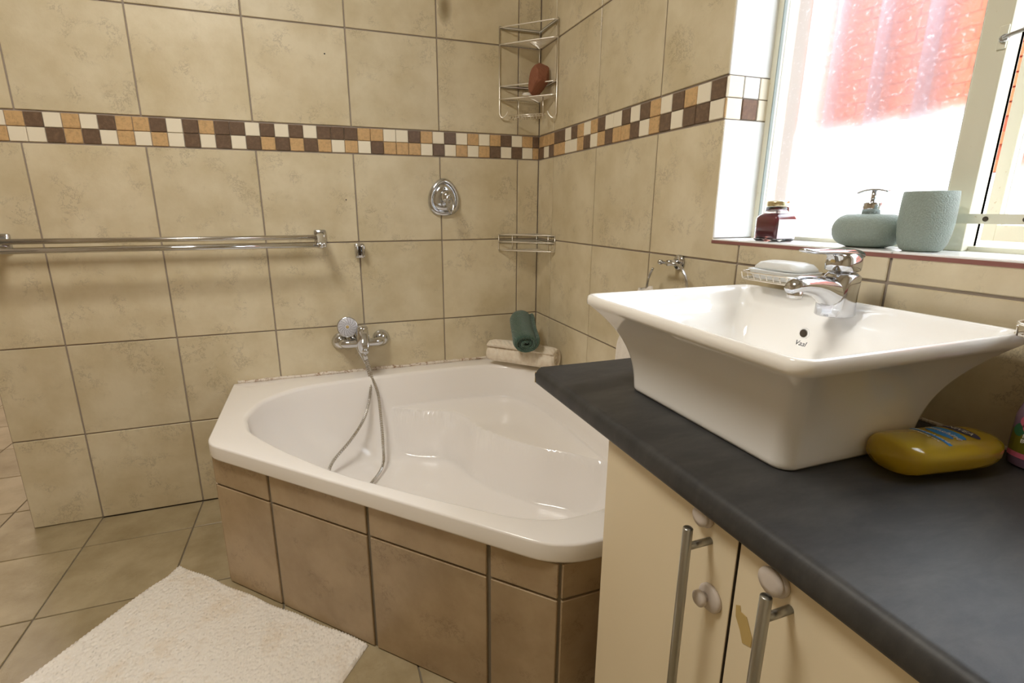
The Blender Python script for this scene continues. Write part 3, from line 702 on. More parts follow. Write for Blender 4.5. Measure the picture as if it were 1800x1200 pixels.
# ------------------------------------------------------------------ window sill things
jar = thing('candle_jar', 'square glass jar of burgundy wax with gold lid on window sill', 'candle jar', (.045, -1.195, WZ0))
jc = (.045, -1.193); z0 = WZ0+.0005
def jr(z, h, r): return [(x, y, z) for x, y in rrect(jc[0], jc[1], h*1.1, h*1.1, r*1.1, 5)]
bm = bmesh.new(); loft(bm, [jr(z0, .024, .006), jr(z0+.004, .0275, .006), jr(z0+.05, .0275, .006), jr(z0+.056, .025, .008), jr(z0+.062, .0205, .018), jr(z0+.074, .020, .0195),
                           jr(z0+.0735, .0185, .018), jr(z0+.062, .019, .0165), jr(z0+.055, .0235, .006), jr(z0+.050, .0258, .005), jr(z0+.006, .0258, .005)])
obj('jar_glass', bm, 'glass', jar, True)
bm = bmesh.new(); loft(bm, [jr(z0+.0065, .0256, .005), jr(z0+.050, .0256, .005), jr(z0+.0545, .0232, .006), jr(z0+.060, .0190, .014)]); obj('wax', bm, 'wax', jar, True)
bm = bmesh.new(); lathe(bm, [(0, .0765), (.0205, .0765), (.0215, .077), (.0225, .079), (.0225, .086), (.0212, .0885), (0, .089)], (jc[0], jc[1], z0-.002), seg=32); obj('jar_lid', bm, 'gold', jar, True)
bm = bmesh.new(); tube(bm, [(jc[0], jc[1], z0+.06), (jc[0]+.001, jc[1], z0+.066), (jc[0], jc[1]-.001, z0+.071)], .001, 6); obj('wick', bm, 'ink', jar)
obj('label', bx((jc[0]-.0255, jc[1]-.0312, z0+.007), (jc[0]+.0255, jc[1]-.0305, z0+.048)), mat('pale_reflection', lin((246, 232, 238)), .3), jar)  # pale panel painted as the bright reflection on this side of the jar

dsp = thing('soap_dispenser', 'round pebble-textured grey-green soap dispenser with chrome pump', 'soap dispenser', (.058, -1.385, WZ0))
bm = bmesh.new(); prof = [(0, 0), (.030, 0), (.033, .001)]
for k in range(0, 17):
    a = -math.radians(68)+k/16*math.radians(68+66); prof.append((.057*math.cos(a)**.5*(1 if math.cos(a) > 0 else 0), .031+.0315*math.sin(a)))
prof += [(.013, .0605), (0, .061)]
lathe(bm, prof, (.062, -1.385, WZ0+.0005), seg=40, sx=.92, sy=1.06); obj('dispenser_body', bm, 'stonetex', dsp, True)
bm = bmesh.new(); lathe(bm, [(0, 0), (.0145, 0), (.0145, .020), (.0135, .0215), (0, .022)], (.062, -1.385, WZ0+.060), seg=32); obj('pump_collar', bm, 'chrome', dsp, True)
bm = bmesh.new(); tube(bm, [(.062, -1.385, WZ0+.08), (.062, -1.385, WZ0+.103)], .0042, 12); obj('pump_stem', bm, 'chrome', dsp, True)
bm = bmesh.new(); rings = []
for s in (-.030, -.027, -.015, 0, .012, .022, .025):
    hw = .0062 if abs(s) < .027 else .004; z = WZ0+.1045-.006*(s/.03)**2+.0006
    y = -1.385-s-.0; rings.append([(.062+hw*math.cos(2*PI*k/12), y, z+.0024*math.sin(2*PI*k/12)) for k in range(12)])
loft(bm, rings); obj('pump_head', bm, 'chrome', dsp, True)
tum = thing('tumbler', 'tall pebble-textured grey-green tumbler beside the soap dispenser', 'tumbler', (.046, -1.486, WZ0))
bm = bmesh.new(); lathe(bm, [(0, 0), (.024, 0), (.029, .003), (.0335, .012), (.0365, .028), (.038, .046), (.038, .066), (.0375, .085), (.0368, .0965), (.0355, .0975), (.034, .0965), (.035, .08), (.034, .03), (.028, .012), (0, .010)], (.050, -1.4865, WZ0+.0005), seg=40); obj('tumbler_body', bm, 'stonetex', tum, True)

# ------------------------------------------------------------------ bottles on the counter
yb = thing('shower_gel_bottle', 'yellow shower gel bottle lying on its back on the charcoal counter', 'bottle', (-.16, -1.675, CZ))
ax = Vector((.19, -.030, 0)).normalized(); sd_ = Vector((-ax.y, ax.x, 0)); org = Vector((-.154, -1.678, CZ+.0240))
def gp_(s, k, n=28):
    a = 2*PI*k/n; return a
bm = bmesh.new(); rings = []; L = .182
for i in range(25):
    s = i/24; e0 = min(1, s/.22); e1 = min(1, (1-s)/.45)
    f = (1-(1-e0)**2.6)**(1/2.6)*(1-(1-e1)**2.1)**(1/2.1); f = max(f, .02)
    hw = .0395*f; ht = .0228*max(.04, (1-(1-min(1, s/.12))**2.4)**(1/2.4)*(1-(1-min(1, (1-s)/.22))**2)**.5)*(1-.05*s)
    rr = []
    for k in range(32):
        a = 2*PI*k/32; c, s2 = math.cos(a), math.sin(a); p = 2.5
        rr.append(org+ax*((s-.5)*L)+sd_*hw*math.copysign(abs(c)**(2/p), c)+Vector((0, 0, 1))*(ht*math.copysign(abs(s2)**(2/p), s2)))
    rings.append(rr)
loft(bm, rings); obj('bottle_body', bm, 'yellow', yb, True)
def on_bottle(s, w): return org+ax*s*L+sd_*w
bm = bmesh.new(); cen = on_bottle(.19, .003); rr = [cen+Vector((0, 0, .0214))+(sd_*(.024*math.cos(2*PI*k/28))+ax*(.0085*math.sin(2*PI*k/28))) for k in range(28)]
loft(bm, [rr, [p+Vector((0, 0, .0008)) for p in rr]]); obj('brand_oval', bm, 'navy', yb)
td = -sd_; tu = ax
text_mesh('lettering', 'NIVEA', .0115, on_bottle(.168, .003)+Vector((0, 0, .0224)), td, tu, 'white_print', yb)
bm = bmesh.new()
for cs_, hw, hl in ((.07, .022, .008), (-.01, .018, .006)):
    c0 = on_bottle(cs_, .002); rr = [c0+Vector((0, 0, .0223))+(sd_*(hw*math.cos(2*PI*k/20))+ax*(hl*math.sin(2*PI*k/20))) for k in range(20)]
    loft(bm, [rr, [p+Vector((0, 0, .0009)) for p in rr]])
c0 = on_bottle(-.10, .0); rr = [c0+Vector((0, 0, .0226))+sd_*a+ax*b for a, b in ((-.027, -.003), (-.013, -.003), (0, -.003), (.013, -.003), (.027, -.003), (.027, .0025), (.013, .0025), (0, .0025), (-.013, .0025), (-.027, .0025))]
loft(bm, [rr, [p+Vector((0, 0, .0009)) for p in rr]]); obj('blue_print', bm, 'blue', yb)
text_mesh('lettering', 'sunshine', .013, on_bottle(.01, .002)+Vector((0, 0, .0234)), td, tu, 'white_print', yb, .3)
text_mesh('lettering', 'shower gel & care oil', .0055, on_bottle(-.105, 0)+Vector((0, 0, .0237)), td, tu, 'white_print', yb)
text_mesh('lettering', 'pampering care', .006, on_bottle(-.155, 0)+Vector((0, 0, .0232)), td, tu, 'white_print', yb)

def conform(o, off):
    for v in o.data.vertices:
        d = v.co-org; S = d.dot(ax)/L+.5; W = d.dot(sd_); e0 = min(1, S/.22); e1 = min(1, (1-S)/.45)
        f = (1-(1-e0)**2.6)**(1/2.6)*(1-(1-e1)**2.1)**(1/2.1); hw = .0395*f
        ht = .0228*max(.04, (1-(1-min(1, S/.12))**2.4)**(1/2.4)*(1-(1-min(1, (1-S)/.22))**2)**.5)*(1-.05*S)
        v.co.z = org.z+ht*max(0, 1-min(1, abs(W)/hw)**2.5)**(1/2.5)+off+(v.co.z-org.z-.022)*.1
for o in list(bpy.data.objects):
    if o.parent is yb and o.name.split('.')[0] in ('brand_oval', 'blue_print', 'lettering'):
        if not o.name.startswith('lett'):
            b_ = bmesh.new(); b_.from_mesh(o.data); bmesh.ops.poke(b_, faces=[f for f in b_.faces if len(f.verts) > 4]); bmesh.ops.subdivide_edges(b_, edges=b_.edges, cuts=3, use_grid_fill=True); bmesh.ops.triangulate(b_, faces=b_.faces); b_.to_mesh(o.data); b_.free()
        conform(o, .0009 if o.name.startswith('lett') else .0003)
pk = thing('bubble_bath_bottle', 'mauve bottle with pink flower and olive label at right edge', 'bottle', (-.05, -1.745, CZ))
pc = Vector((-.036, -1.734)); 
bm = bmesh.new(); rings = []
for z, hx, hy in ((0, .022, .030), (.003, .026, .034), (.03, .027, .036), (.07, .0265, .0355), (.088, .0235, .031), (.098, .017, .021), (.104, .012, .013), (.112, .012, .012)):
    rings.append([(x, y, CZ+.0005+z) for x, y, _ in ell(pc.x, pc.y, 0, hx, hy, 32, 2.6)])
loft(bm, rings); obj('bottle_body', bm, 'purple', pk, True)
bm = bmesh.new(); lathe(bm, [(0, 0), (.014, 0), (.014, .022), (.012, .025), (0, .025)], (pc.x, pc.y, CZ+.112), seg=24); obj('cap', bm, 'purple', pk, True)
def wrap(bm, y0, y1, z0, z1, off, n=10):
    A = []
    for i in range(n+1):
        y = y0+(y1-y0)*i/n; q = min(1, abs((y-pc.y)/.0358)); x = pc.x-.0268*(1-q**2.6)**(1/2.6)-off
        A.append((x, y))
    for i in range(n):
        (xa, ya), (xb_, yb_) = A[i], A[i+1]
        vs = [bm.verts.new(p) for p in ((xa, ya, z0), (xb_, yb_, z0), (xb_, yb_, z1), (xa, ya, z1))]; bm.faces.new(vs)
bm = bmesh.new(); wrap(bm, pc.y+.030, pc.y-.030, CZ+.022, CZ+.052, .0006); obj('label', bm, 'label_olive', pk)
bm = bmesh.new(); wrap(bm, pc.y+.030, pc.y-.030, CZ+.015, CZ+.022, .0008); obj('label', bm, 'pink', pk)
def disc(bm, y, z, ry, rz, x): 
    rr = [(x, y+ry*math.cos(2*PI*k/18), z+rz*math.sin(2*PI*k/18)) for k in range(18)]; loft(bm, [rr, [(p[0]-.0006, p[1], p[2]) for p in rr]])
bm = bmesh.new()
for k in range(6): disc(bm, pc.y+.006+.007*math.cos(k*PI/3), CZ+.066+.008*math.sin(k*PI/3), .008, .009, pc.x-.0268)
obj('flower_print', bm, 'pink', pk)
bm = bmesh.new(); disc(bm, pc.y+.020, CZ+.053, .006, .009, pc.x-.0250); disc(bm, pc.y+.014, CZ+.051, .008, .004, pc.x-.0262); obj('leaf_print', bm, 'leaf', pk)
text_mesh('lettering', 'AVO', .0085, (pc.x-.0282, pc.y+.004, CZ+.068), (0, -1, 0), (0, 0, 1), 'white_print', pk)
text_mesh('lettering', 'ACTI', .0085, (pc.x-.0282, pc.y+.004, CZ+.060), (0, -1, 0), (0, 0, 1), 'white_print', pk)
text_mesh('lettering', 'Beauti', .0075, (pc.x-.0278, pc.y+.006, CZ+.044), (0, -1, 0), (0, 0, 1), 'white_print', pk)
text_mesh('lettering', 'Bubble', .0075, (pc.x-.0278, pc.y+.006, CZ+.037), (0, -1, 0), (0, 0, 1), 'white_print', pk)

# ------------------------------------------------------------------ towel rail
tr1 = thing('double_towel_rail', 'long chrome double towel rail on the left of the back wall', 'towel rail', (-1.38, -.03, 1.02))
bm = bmesh.new(); tube(bm, [(-1.865, -.062, 1.027), (-.905, -.062, 1.025)], .0085, 16); obj('bar', bm, 'chrome_worn', tr1, True)
bm = bmesh.new(); tube(bm, [(-1.865, -.115, 1.001), (-.905, -.115, .999)], .0085, 16); obj('bar', bm, 'chrome', tr1, True)
for x in (-.905, -1.865):
    bm = bmesh.new(); rr = [(x+u, 0, 1.019+v) for u, v in rrect(0, 0, .022, .031, .006, 4)]
    loft(bm, [rr, [(p[0], -.006, p[2]) for p in rr], [(x+(p[0]-x)*.9, -.011, 1.019+(p[2]-1.019)*.92) for p in rr]])
    rings = []
    for y, z, hx, hz in ((-.005, 1.024, .013, .020), (-.045, 1.024, .0125, .014), (-.075, 1.021, .0125, .014), (-.1, 1.008, .0115, .012), (-.118, 1.0, .011, .011), (-.126, .999, .008, .008)):
        rings.append([(x+u, y, z+v) for u, v in rrect(0, 0, hx, hz, .006, 4)])
    loft(bm, rings); bk = obj('bracket', bm, 'chrome', tr1, True)
    bm = bmesh.new(); lathe(bm, [(0, 0), (.0085, 0), (.0105, .004), (.0085, .009), (0, .011)], (x+.009*(1 if x > -1 else -1), -.117, 1.0), (1 if x > -1 else -1, 0, 0), 16); obj('end_cap', bm, 'chrome', bk, True)

# hand shower wall holder (empty)
hh = thing('shower_holder', 'small empty chrome hand shower holder on the back wall', 'shower holder', (-.763, -.01, .968))
bm = bmesh.new(); rr = [(-.763+u, 0, .968+v) for u, v in rrect(0, 0, .0185, .029, .008, 4)]
loft(bm, [rr, [(p[0], -.012, p[2]) for p in rr], [(-.763+(p[0]+.763)*.85, -.016, .968+(p[2]-.968)*.9) for p in rr]]); obj('holder_plate', bm, 'chrome', hh, True)
for s in (-1, 1):
    bm = bmesh.new(); box(bm, (-.763+s*.0125-.0055, -.038, .945), (-.763+s*.0125+.0055, -.012, .990), bev=.003); obj('prong', bm, 'chrome', hh, True)
bm = bmesh.new(); box(bm, (-.768, -.0195, .95), (-.758, -.0155, .985), bev=.001); obj('slot', bm, 'dark', hh)

# ------------------------------------------------------------------ shower valve
sv = thing('shower_valve', 'chrome egg-shaped shower valve plate with loop lever on back wall', 'shower valve', (-.418, -.01, 1.178))
def egg(s, y, cz=1.172, cx=-.418):
    out = []
    for k in range(48):
        a = 2*PI*k/48; c, z = math.cos(a), math.sin(a); w_ = .064*(1-.20*z-.10*(z > 0)*z*z); 
        out.append((cx+s*w_*math.copysign(abs(c)**.88, c), y, cz+s*.074*math.copysign(abs(z)**.92, z)))
    return out
bm = bmesh.new(); loft(bm, [egg(1, -.0005), egg(1, -.006), egg(.95, -.013), egg(.84, -.016), egg(.76, -.0155), egg(.735, -.011), egg(.70, -.011), egg(.68, -.015), egg(.5, -.017), egg(.2, -.018)]); obj('valve_plate', bm, 'chrome', sv, True)
bm = bmesh.new(); lathe(bm, [(0, 0), (.003, 0), (.003, .001), (0, .001)], (-.417, -.0165, 1.206), (0, -1, 0), 12); obj('screw_hole', bm, 'black', sv)
bm = bmesh.new(); lathe(bm, [(0, 0), (.025, 0), (.0255, .012), (.025, .03), (.021, .043), (.012, .050), (0, .052)], (-.415, -.015, 1.176), (0, -1, -.1), 28); obj('valve_hub', bm, 'chrome', sv, True)
bm = bmesh.new(); lp = []
for k in range(40):
    a = 2*PI*k/40; c, s = math.cos(a), math.sin(a); w_ = .0125*(1+.15*s)
    lp.append((-.409+w_*c, -.060-.022*(.5-.5*s)**1.0, 1.1450+.034*s))
tube(bm, lp, [.0042+.0028*max(0, math.sin(2*PI*k/40)) for k in range(40)], 10, closed=True)
obj('lever_loop', bm, 'chrome', sv, True)

# ------------------------------------------------------------------ bath mixer, hand shower and hose
bmx = thing('bath_mixer', 'chrome wall-mounted bath mixer with two round flanges above the bath rim', 'bath mixer', (-.778, -.04, .608))
for x in (-.860, -.700):
    bm = bmesh.new(); lathe(bm, [(0, 0), (.034, 0), (.035, .004), (.031, .015), (.021, .026), (.0145, .03), (0, .031)], (x, -.0008, .609), (0, -1, 0), 32); obj('flange', bm, 'chrome', bmx, True)
bm = bmesh.new(); tube(bm, catmull([(-.853, -.028, .609), (-.853, -.050, .609), (-.838, -.062, .609), (-.80, -.064, .609), (-.76, -.064, .609), (-.722, -.062, .609), (-.707, -.050, .609), (-.707, -.028, .609)], 6), .0165, 20); obj('crossbar', bm, 'chrome', bmx, True)
bm = bmesh.new(); prof = [(0, -.036), (.016, -.036), (.021, -.030), (.0255, -.015), (.027, .005), (.026, .028), (.0235, .040), (.0225, .058), (.0225, .066), (.018, .074), (.007, .078), (0, .0785)]
lathe(bm, prof, (-.779, -.066, .606), (0, -.12, 1), 28); obj('mixer_body', bm, 'chrome', bmx, True)
bm = bmesh.new(); rings = []
for y, z, hx, hz in ((-.066, .672, .015, .007), (-.090, .668, .013, .006), (-.115, .655, .012, .005), (-.135, .636, .0125, .0045), (-.148, .615, .012, .004), (-.151, .606, .007, .003)):
    rings.append([(-.7755+hx*math.cos(2*PI*k/16), y+.2*hz*math.sin(2*PI*k/16), z+hz*math.sin(2*PI*k/16)) for k in range(16)])
loft(bm, rings); obj('lever', bm, 'chrome', bmx, True)
bm = bmesh.new(); lathe(bm, [(0, 0), (.0025, 0), (.0025, .001), (0, .001)], (-.793, -.081, .655), (-.6, -1, 0), 10); obj('red_dot', bm, mat('red_dot', (.5, .02, .02), .4), bmx)
bm = bmesh.new(); lathe(bm, [(0, 0), (.0095, .001), (.0125, .007), (.0125, .012), (.0095, .018), (0, .020)], (-.774, -.094, .587), (.1, -1, -.3), 20); obj('diverter_knob', bm, 'chrome', bmx, True)
bm = bmesh.new(); tube(bm, [(-.776, -.066, .575), (-.773, -.069, .556), (-.771, -.072, .54)], [.011, .0105, .0085], 14); obj('outlet', bm, 'chrome', bmx, True)

hs = thing('hand_shower', 'chrome hand shower with round white spray face hooked beside bath mixer', 'hand shower', (-.83, -.05, .6))
hc = Vector((-.832, -.050, .675)); hn = Vector((-.10, -1, .22)).normalized()
bm = bmesh.new(); lathe(bm, [(0, -.022), (.014, -.021), (.030, -.014), (.0385, -.004), (.0405, .002), (.040, .006), (.037, .0072), (0, .0072)], hc, hn, 36); obj('shower_head', bm, 'chrome', hs, True)
bm = bmesh.new(); lathe(bm, [(0, .007), (.0368, .007), (.036, .0085), (.010, .009), (0, .009)], hc, hn, 36); sf = obj('spray_face', bm, 'face', hs, True)
a_, u_, v_ = frame_of(hn); bm = bmesh.new()
for j in range(16):
    for i in range(5):
        th = 2*PI*j/16+.09*i; p = hc+hn*.0088+(u_*math.cos(th)+v_*math.sin(th))*(.0125+.0048*i)
        lathe(bm, [(0, 0), (.0015, 0), (.0013, .0009), (0, .001)], p, hn, 5)
o = obj('nozzles', bm, 'nozzle', hs); o['kind'] = 'stuff'
bm = bmesh.new(); lathe(bm, [(0, .0085), (.0062, .0085), (.0055, .011), (0, .0115)], hc, hn, 18); obj('face_centre', bm, 'residue', hs, True)
bm = bmesh.new(); tube(bm, catmull([hc+Vector((.006, .016, -.018)), (-.817, -.034, .64), (-.802, -.036, .605), (-.790, -.040, .570), (-.780, -.048, .545), (-.7715, -.060, .524)], 6), [.015-.0085*(i/30)**1.3 for i in range(31)], 14); obj('handle', bm, 'chrome', hs, True)
# flexible hose: two strands hanging into the bath, one loop on the bath floor
hp = [(-.770, -.072, .545), (-.760, -.082, .505), (-.757, -.090, .478), (-.738, -.120, .413), (-.736, -.160, .331), (-.738, -.205, .226), (-.750, -.27, .172), (-.80, -.36, .158), (-.865, -.44, .155), (-.925, -.42, .176), (-.945, -.34, .20), (-.930, -.285, .225), (-.856, -.22, .275), (-.801, -.16, .326), (-.771, -.115, .392), (-.7605, -.092, .455), (-.768, -.070, .505), (-.7715, -.060, .524)]
cp = catmull(hp, 40); pts = [cp[0]]; 
for p in cp[1:]:
    if (p-pts[-1]).length >= .0017: pts.append(p)
bm = bmesh.new(); tube(bm, pts, [.0066 if i % 3 else .0050 for i in range(len(pts))], 8); obj('hose', bm, M['chrome_worn'], hs, False)

# ------------------------------------------------------------------ corner caddies
def chordpts(A, B, bul, z, n=10):
    A, B = Vector(A), Vector(B); nn = Vector((-1, -1)).normalized()
    return [(*(A+(B-A)*k/n+nn*bul*math.sin(PI*k/n)), z) for k in range(n+1)]
cd1 = thing('corner_shower_caddy', 'tall chrome wire corner caddy with two shelves high above the bath', 'shower caddy', (-.05, -.05, 1.5))
A, B, K = (-.180, -.006), (-.006, -.170), (-.010, -.010)
bm = bmesh.new()
hookL = [(*A, 1.812), (*A, 1.50), (A[0]+.004, A[1]-.004, 1.487), (A[0]+.012, A[1]-.010, 1.484), (A[0]+.022, A[1]-.018, 1.492), (A[0]+.028, A[1]-.022, 1.505)]
tube(bm, [hookL[0]]+catmull(hookL[1:], 5), .0028, 8)
hookR = [(*B, 1.806), (*B, 1.485), (B[0]-.004, B[1]+.004, 1.472), (B[0]-.012, B[1]+.012, 1.470), (B[0]-.020, B[1]+.020, 1.480), (B[0]-.026, B[1]+.026, 1.495)]
tube(bm, [hookR[0]]+catmull(hookR[1:], 5), .0028, 8); tube(bm, [(*K, 1.808), (*K, 1.60)], .0026, 8)
obj('uprights', bm, 'wire', cd1, True)
for i, z in enumerate((1.810, 1.600)):
    bm = bmesh.new(); tube(bm, chordpts(A, B, .0, z), .0024, 8); tube(bm, [(*A, z), (*K, z), (*B, z)], .0015, 6)
    obj('guard_rail', bm, 'wire', cd1, True)
    bm = bmesh.new()
    for P0, P1 in ((A, K), (K, B)):
        d = (Vector(P1)-Vector(P0)); n_ = Vector((d.y, -d.x)).normalized()*.0006
        prism([Vector(P0)+n_, Vector(P1)+n_, Vector(P1)-n_, Vector(P0)-n_], z-.005, z+.005, bm)
    obj('side_band', bm, 'steel', cd1)
for z in (1.750, 1.552):
    bm = bmesh.new(); tube(bm, chordpts(A, B, 0, z), .0032, 8); tube(bm, [(*A, z), (*K, z), (*B, z)], .002, 6)
    for k in range(1, 14):
        f = k/14; a = Vector(A).lerp(Vector(K), f); b = Vector(B).lerp(Vector(K), f); tube(bm, [(*a, z-.002), (*b, z-.002)], .0011, 6)
    tube(bm, [(*K, z-.004), ((A[0]+B[0])/2, (A[1]+B[1])/2, z-.004)], .0018, 6); obj('shelf', bm, 'wire', cd1, True)
bm = bmesh.new()
for x, y in ((-.116, -.052), (-.040, -.120)): tube(bm, [(x, y, 1.550), (x, y, 1.480)], .0022, 8)
q0, q1 = Vector((-.150, -.045)), Vector((-.040, -.135)); dq = (q1-q0); nq = Vector((dq.y, -dq.x)).normalized()
for s in (-.018, .018):
    tube(bm, [(*(q0+nq*s), 1.484), (*(q1+nq*s), 1.484)], .002, 6)
for k in range(13):
    a = q0+dq*(k/12); b = q0+dq*((k+.5)/12); tube(bm, [(*(a-nq*.018), 1.484), (*(a-nq*.005), 1.470), (*(b+nq*.005), 1.470), (*(b+nq*.018), 1.484)], .0013, 6)
obj('soap_basket', bm, 'wire', cd1, True)
# pumice and soap on the lower shelf
bm = bmesh.new(); bmesh.ops.create_icosphere(bm, subdivisions=3, radius=1)
R_ = Euler((.15, .42, .5)).to_matrix(); rnd = random.Random(3)
pl_ = [(Vector((rnd.uniform(-1, 1), rnd.uniform(-1, 1), rnd.uniform(-1, 1))).normalized(), rnd.uniform(.58, .84)) for _ in range(13)]
for v in bm.verts:
    p = v.co.copy()
    for n_, d in pl_:
        if p.dot(n_) > d: p -= n_*(p.dot(n_)-d)
    v.co = R_ @ Vector((p.x*.050, p.y*.040, p.z*.066)) + Vector((-.050, -.105, 1.614))
tag(obj('pumice_stone', bm, 'pumice'), 'rough reddish brown stone leaning on the lower shelf of the tall corner caddy', 'pumice stone')
bm = bmesh.new(); bmesh.ops.create_uvsphere(bm, u_segments=20, v_segments=10, radius=1)
for v in bm.verts: v.co = Vector((v.co.x*.020-.094, v.co.y*.014-.088, v.co.z*.008+1.5595))
tag(obj('soap_piece', bm, 'soap', None, True), 'small worn piece of white soap beside the brown stone', 'soap')

cd2 = thing('corner_basket', 'small low chrome corner basket above the rolled towels', 'shower caddy', (-.05, -.05, .95))
A, B, K = (-.182, -.004), (-.004, -.184), (-.006, -.006)
for z, r in ((1.020, .0024), (.990, .0022), (.955, .0026)):
    bm = bmesh.new(); tube(bm, chordpts(A, B, .004, z), r, 8); tube(bm, [(*A, z), (*K, z), (*B, z)], .0018, 6); obj('rail', bm, 'wire', cd2, True)
bm = bmesh.new()
for P0 in (A, B, K, tuple(Vector(A).lerp(Vector(K), .35)), tuple(Vector(B).lerp(Vector(K), .35))): tube(bm, [(P0[0], P0[1], .955), (P0[0], P0[1], 1.02)], .0018, 6)
obj('uprights', bm, 'wire', cd2, True)
bm = bmesh.new()
for k in range(1, 16):
    f = k/16; a = Vector(A).lerp(Vector(K), f); b = Vector(B).lerp(Vector(K), f); tube(bm, [(*a, .955), (*b, .955)], .0011, 6)
obj('basket_floor', bm, 'wire', cd2, True)
bm = bmesh.new()
for P0, P1 in ((A, K), (K, B)):
    d = (Vector(P1)-Vector(P0)); n_ = Vector((d.y, -d.x)).normalized()*.0006
    prism([Vector(P0)+n_, Vector(P1)+n_, Vector(P1)-n_, Vector(P0)-n_], .984, .998, bm); prism([Vector(P0)+n_, Vector(P1)+n_, Vector(P1)-n_, Vector(P0)-n_], 1.013, 1.022, bm)
obj('side_band', bm, 'steel', cd2)

# ------------------------------------------------------------------ rolled towels
def rolled(name, lab, p0, p1, rad, material, turns=3.2, squash=.9, wob=.004, hollow=.2, seed=1, nl=26):
    rnd = random.Random(seed); p0, p1 = Vector(p0), Vector(p1); ax = (p1-p0); L = ax.length; ax.normalize()
    side = ax.cross(Vector((0, 0, 1))).normalized(); upv = side.cross(ax).normalized()
    th = rad/(turns+.4)*.78; n = 110; bm = bmesh.new(); rows = []
    ph = [rnd.uniform(0, 6) for _ in range(4)]
    for j in range(nl+1):
        s = j/nl; row_o, row_i = [], []; endf = 1-.10*max(0, 1-min(s, 1-s)/.06)
        for i in range(n+1):
            a = i/n*turns*2*PI; r = rad*hollow+(rad-rad*hollow)*i/n
            wv = wob*(math.sin(3*a/turns+ph[0]+4*s)+.6*math.sin(7*s+ph[1]+a*.3))*(i/n)
            sh = .004*math.sin(a*.5+ph[2])*(1 if s in (0, 1) else .2)
            for rr, row in ((r+wv, row_o), (r-th+wv, row_i)):
                rr = max(rr*endf, .001)
                row.append(p0+ax*(L*s+sh*(1 if s > .5 else -1))+side*rr*math.cos(-a+2.6)+upv*rr*squash*math.sin(-a+2.6))
        rows.append((row_o, row_i))
    prof = [r[0]+r[1][::-1] for r in rows]; loft(bm, prof, False, False)
    V = list(bm.verts); m_ = len(prof[0]); bm.verts.ensure_lookup_table()
    for base in (0, nl*m_):
        for i in range(n):
            vs = [bm.verts[base+i], bm.verts[base+i+1], bm.verts[base+m_-2-i], bm.verts[base+m_-1-i]]
            try: bm.faces.new(vs)
            except ValueError: pass
    o = tag(obj(name, bm, material, None, True), lab, 'towel', 'rolled towels in the bath corner'); return o
rolled('rolled_towel', 'cream rolled towel lying on the bath corner under the green one', (-.245, -.078, .532), (-.040, -.300, .532), .057, 'cream_towel', 2.3, .95, .003, .25, 4)
rolled('rolled_towel', 'dark green ribbed towel rolled up, lying across the cream towel', (-.108, -.085, .668), (-.175, -.305, .612), .058, 'green_towel', 3.0, .82, .0015, .28, 9)

# ------------------------------------------------------------------ towel ring and hand towel
rg = thing('towel_ring', 'chrome open towel ring on the window wall behind the basin', 'towel ring', (-.02, -.945, .985))
bm = bmesh.new(); lathe(bm, [(0, 0), (.021, 0), (.021, .004), (.017, .008), (0, .009)], (-.0005, -.945, .985), (-1, 0, 0), 24); mt = obj('mount', bm, 'chrome', rg, True)
bm = bmesh.new(); tube(bm, [(-.006, -.945, .985), (-.04, -.945, .985)], .008, 12); tube(bm, [(-.042, -.925, .985), (-.042, -.985, .985)], .0045, 12)
lathe(bm, [(0, 0), (.007, .003), (.007, .009), (0, .012)], (-.042, -.912, .985), (0, -1, 0), 12); obj('arm', bm, 'chrome', rg, True)
for z in (.996, .972):
    bm = bmesh.new(); lathe(bm, [(0, 0), (.0045, 0), (.004, .002), (0, .0025)], (-.0075, -.945, z), (-1, 0, 0), 12); obj('screw', bm, 'black' if z < .98 else 'chrome', mt)
bm = bmesh.new(); rc = (-.955, .910); rp = []
pa = [(-.985, .985)] + [(rc[0]+.084*math.cos(a), rc[1]+.084*math.sin(a)) for a in [math.radians(d) for d in range(130, 411, 10)]]
ringpts = [(-.042, -.983, .985), (-.044, -1.0, .982), (-.045, -1.018, .968), (-.046, -1.032, .945), (-.046, -1.036, .915), (-.046, -1.028, .88), (-.046, -1.0, .845), (-.046, -.955, .828), (-.046, -.91, .84), (-.046, -.882, .87), (-.046, -.872, .90), (-.046, -.876, .935), (-.046, -.893, .966)]
tube(bm, catmull(ringpts, 5), .0038, 10); obj('ring', bm, 'chrome', rg, True)
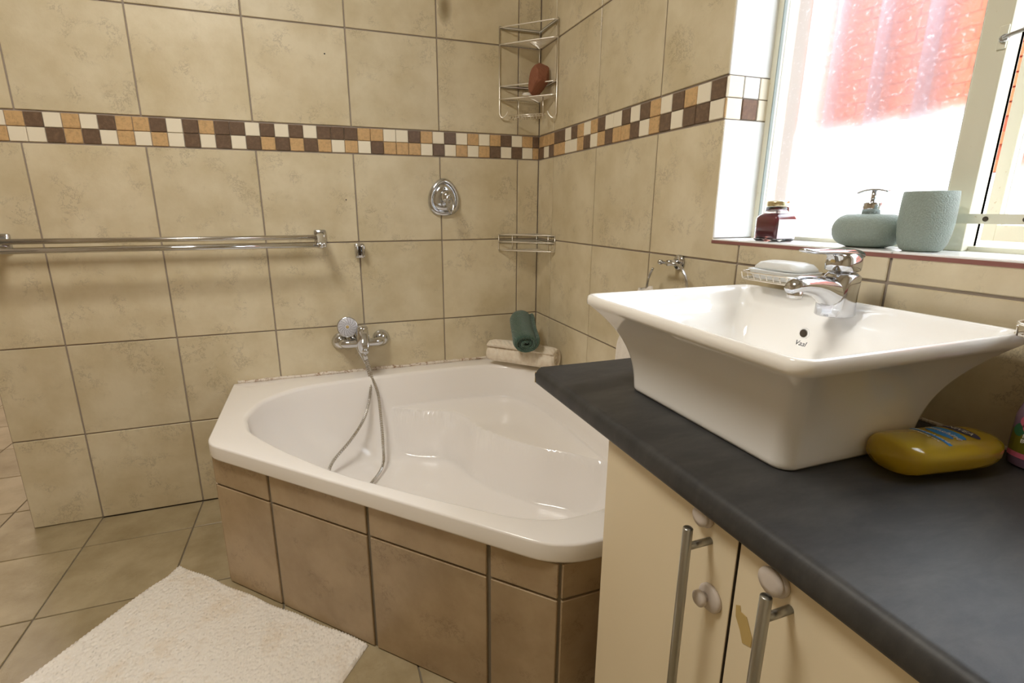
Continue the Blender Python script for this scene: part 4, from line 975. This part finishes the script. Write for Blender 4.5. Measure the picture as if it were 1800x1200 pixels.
# hand towel threaded through the ring, fanning out below
bm = bmesh.new(); rows = []
for j in range(15):
    s = j/14; z = .905-.36*s; yl = -.842+.092*min(1, s*1.9); yr = -.90-.10*s; row = []
    cx_ = -.050-.004*s
    for k in range(40):
        a = 2*PI*k/40; f = (1-math.cos(a))/2; yy = yl+(yr-yl)*f; th = (.004+.006*s)*(1 if a < PI else -1)*min(1, abs(math.sin(a))*4)
        row.append((cx_+th+.005*math.sin(f*16)*s*(1), yy, z-.012*math.sin(f*5)))
    rows.append(row)
loft(bm, rows); tag(obj('hand_towel', bm, 'white_towel', None, True), 'white hand towel hanging from the towel ring behind the basin', 'towel')

# ------------------------------------------------------------------ bath mat
Am, Bm = Vector((-1.423, -.405)), Vector((-.875, -.919)); Dm, Cm = Vector((-1.765, -.860)), Vector((-1.205, -1.345))
bm = bmesh.new(); NX, NY = 150, 110; G_ = []; rnd = random.Random(5)
for j in range(NY+1):
    row = []
    for i in range(NX+1):
        u, v = i/NX, j/NY; p = (Am.lerp(Bm, u)).lerp(Dm.lerp(Cm, u), v)
        edge = min(u*NX, (1-u)*NX, v*NY, (1-v)*NY)
        p = p+Vector((-.7, -.7))*.0025*math.sin(u*26)*(1-v)**6 + Vector((.5, -.5))*.012*math.exp(-((v-.10)/.06)**2)*(1-u)**8
        nub = .0030*(1 if (i % 2) else -.4)*(1 if (j % 2) else .2)+rnd.uniform(-.0006, .0006)
        z = (.0085+nub+.0015*math.sin(u*9+v*4)) if edge > 0 else .001
        row.append(bm.verts.new((p.x, p.y, z)))
    G_.append(row)
for j in range(NY):
    for i in range(NX): bm.faces.new((G_[j][i], G_[j][i+1], G_[j+1][i+1], G_[j+1][i]))
bmt = tag(obj('bath_mat', bm, 'mat', None, True), 'cream chenille bath mat lying on floor tiles before the bath', 'bath mat')

# ------------------------------------------------------------------ unseen ceiling lamps, added to fill both rooms with light
for nm, lab, c in (('ceiling_fill_light', 'unseen square white ceiling light added to fill the bathroom', (-1.45, -1.3)), ('ceiling_fill_light', 'unseen square white ceiling light added to brighten the adjoining room', (-2.6, 1.6))):
    t = thing(nm, lab, 'ceiling light', (c[0], c[1], CEIL)); bm = bmesh.new()
    s = .3
    for lo, hi in (((-s, -s), (s, -s+.02)), ((-s, s-.02), (s, s)), ((-s, -s+.02), (-s+.02, s-.02)), ((s-.02, -s+.02), (s, s-.02))): box(bm, (c[0]+lo[0], c[1]+lo[1], 2.52), (c[0]+hi[0], c[1]+hi[1], CEIL-.001))
    obj('light_frame', bm, 'paint', t)
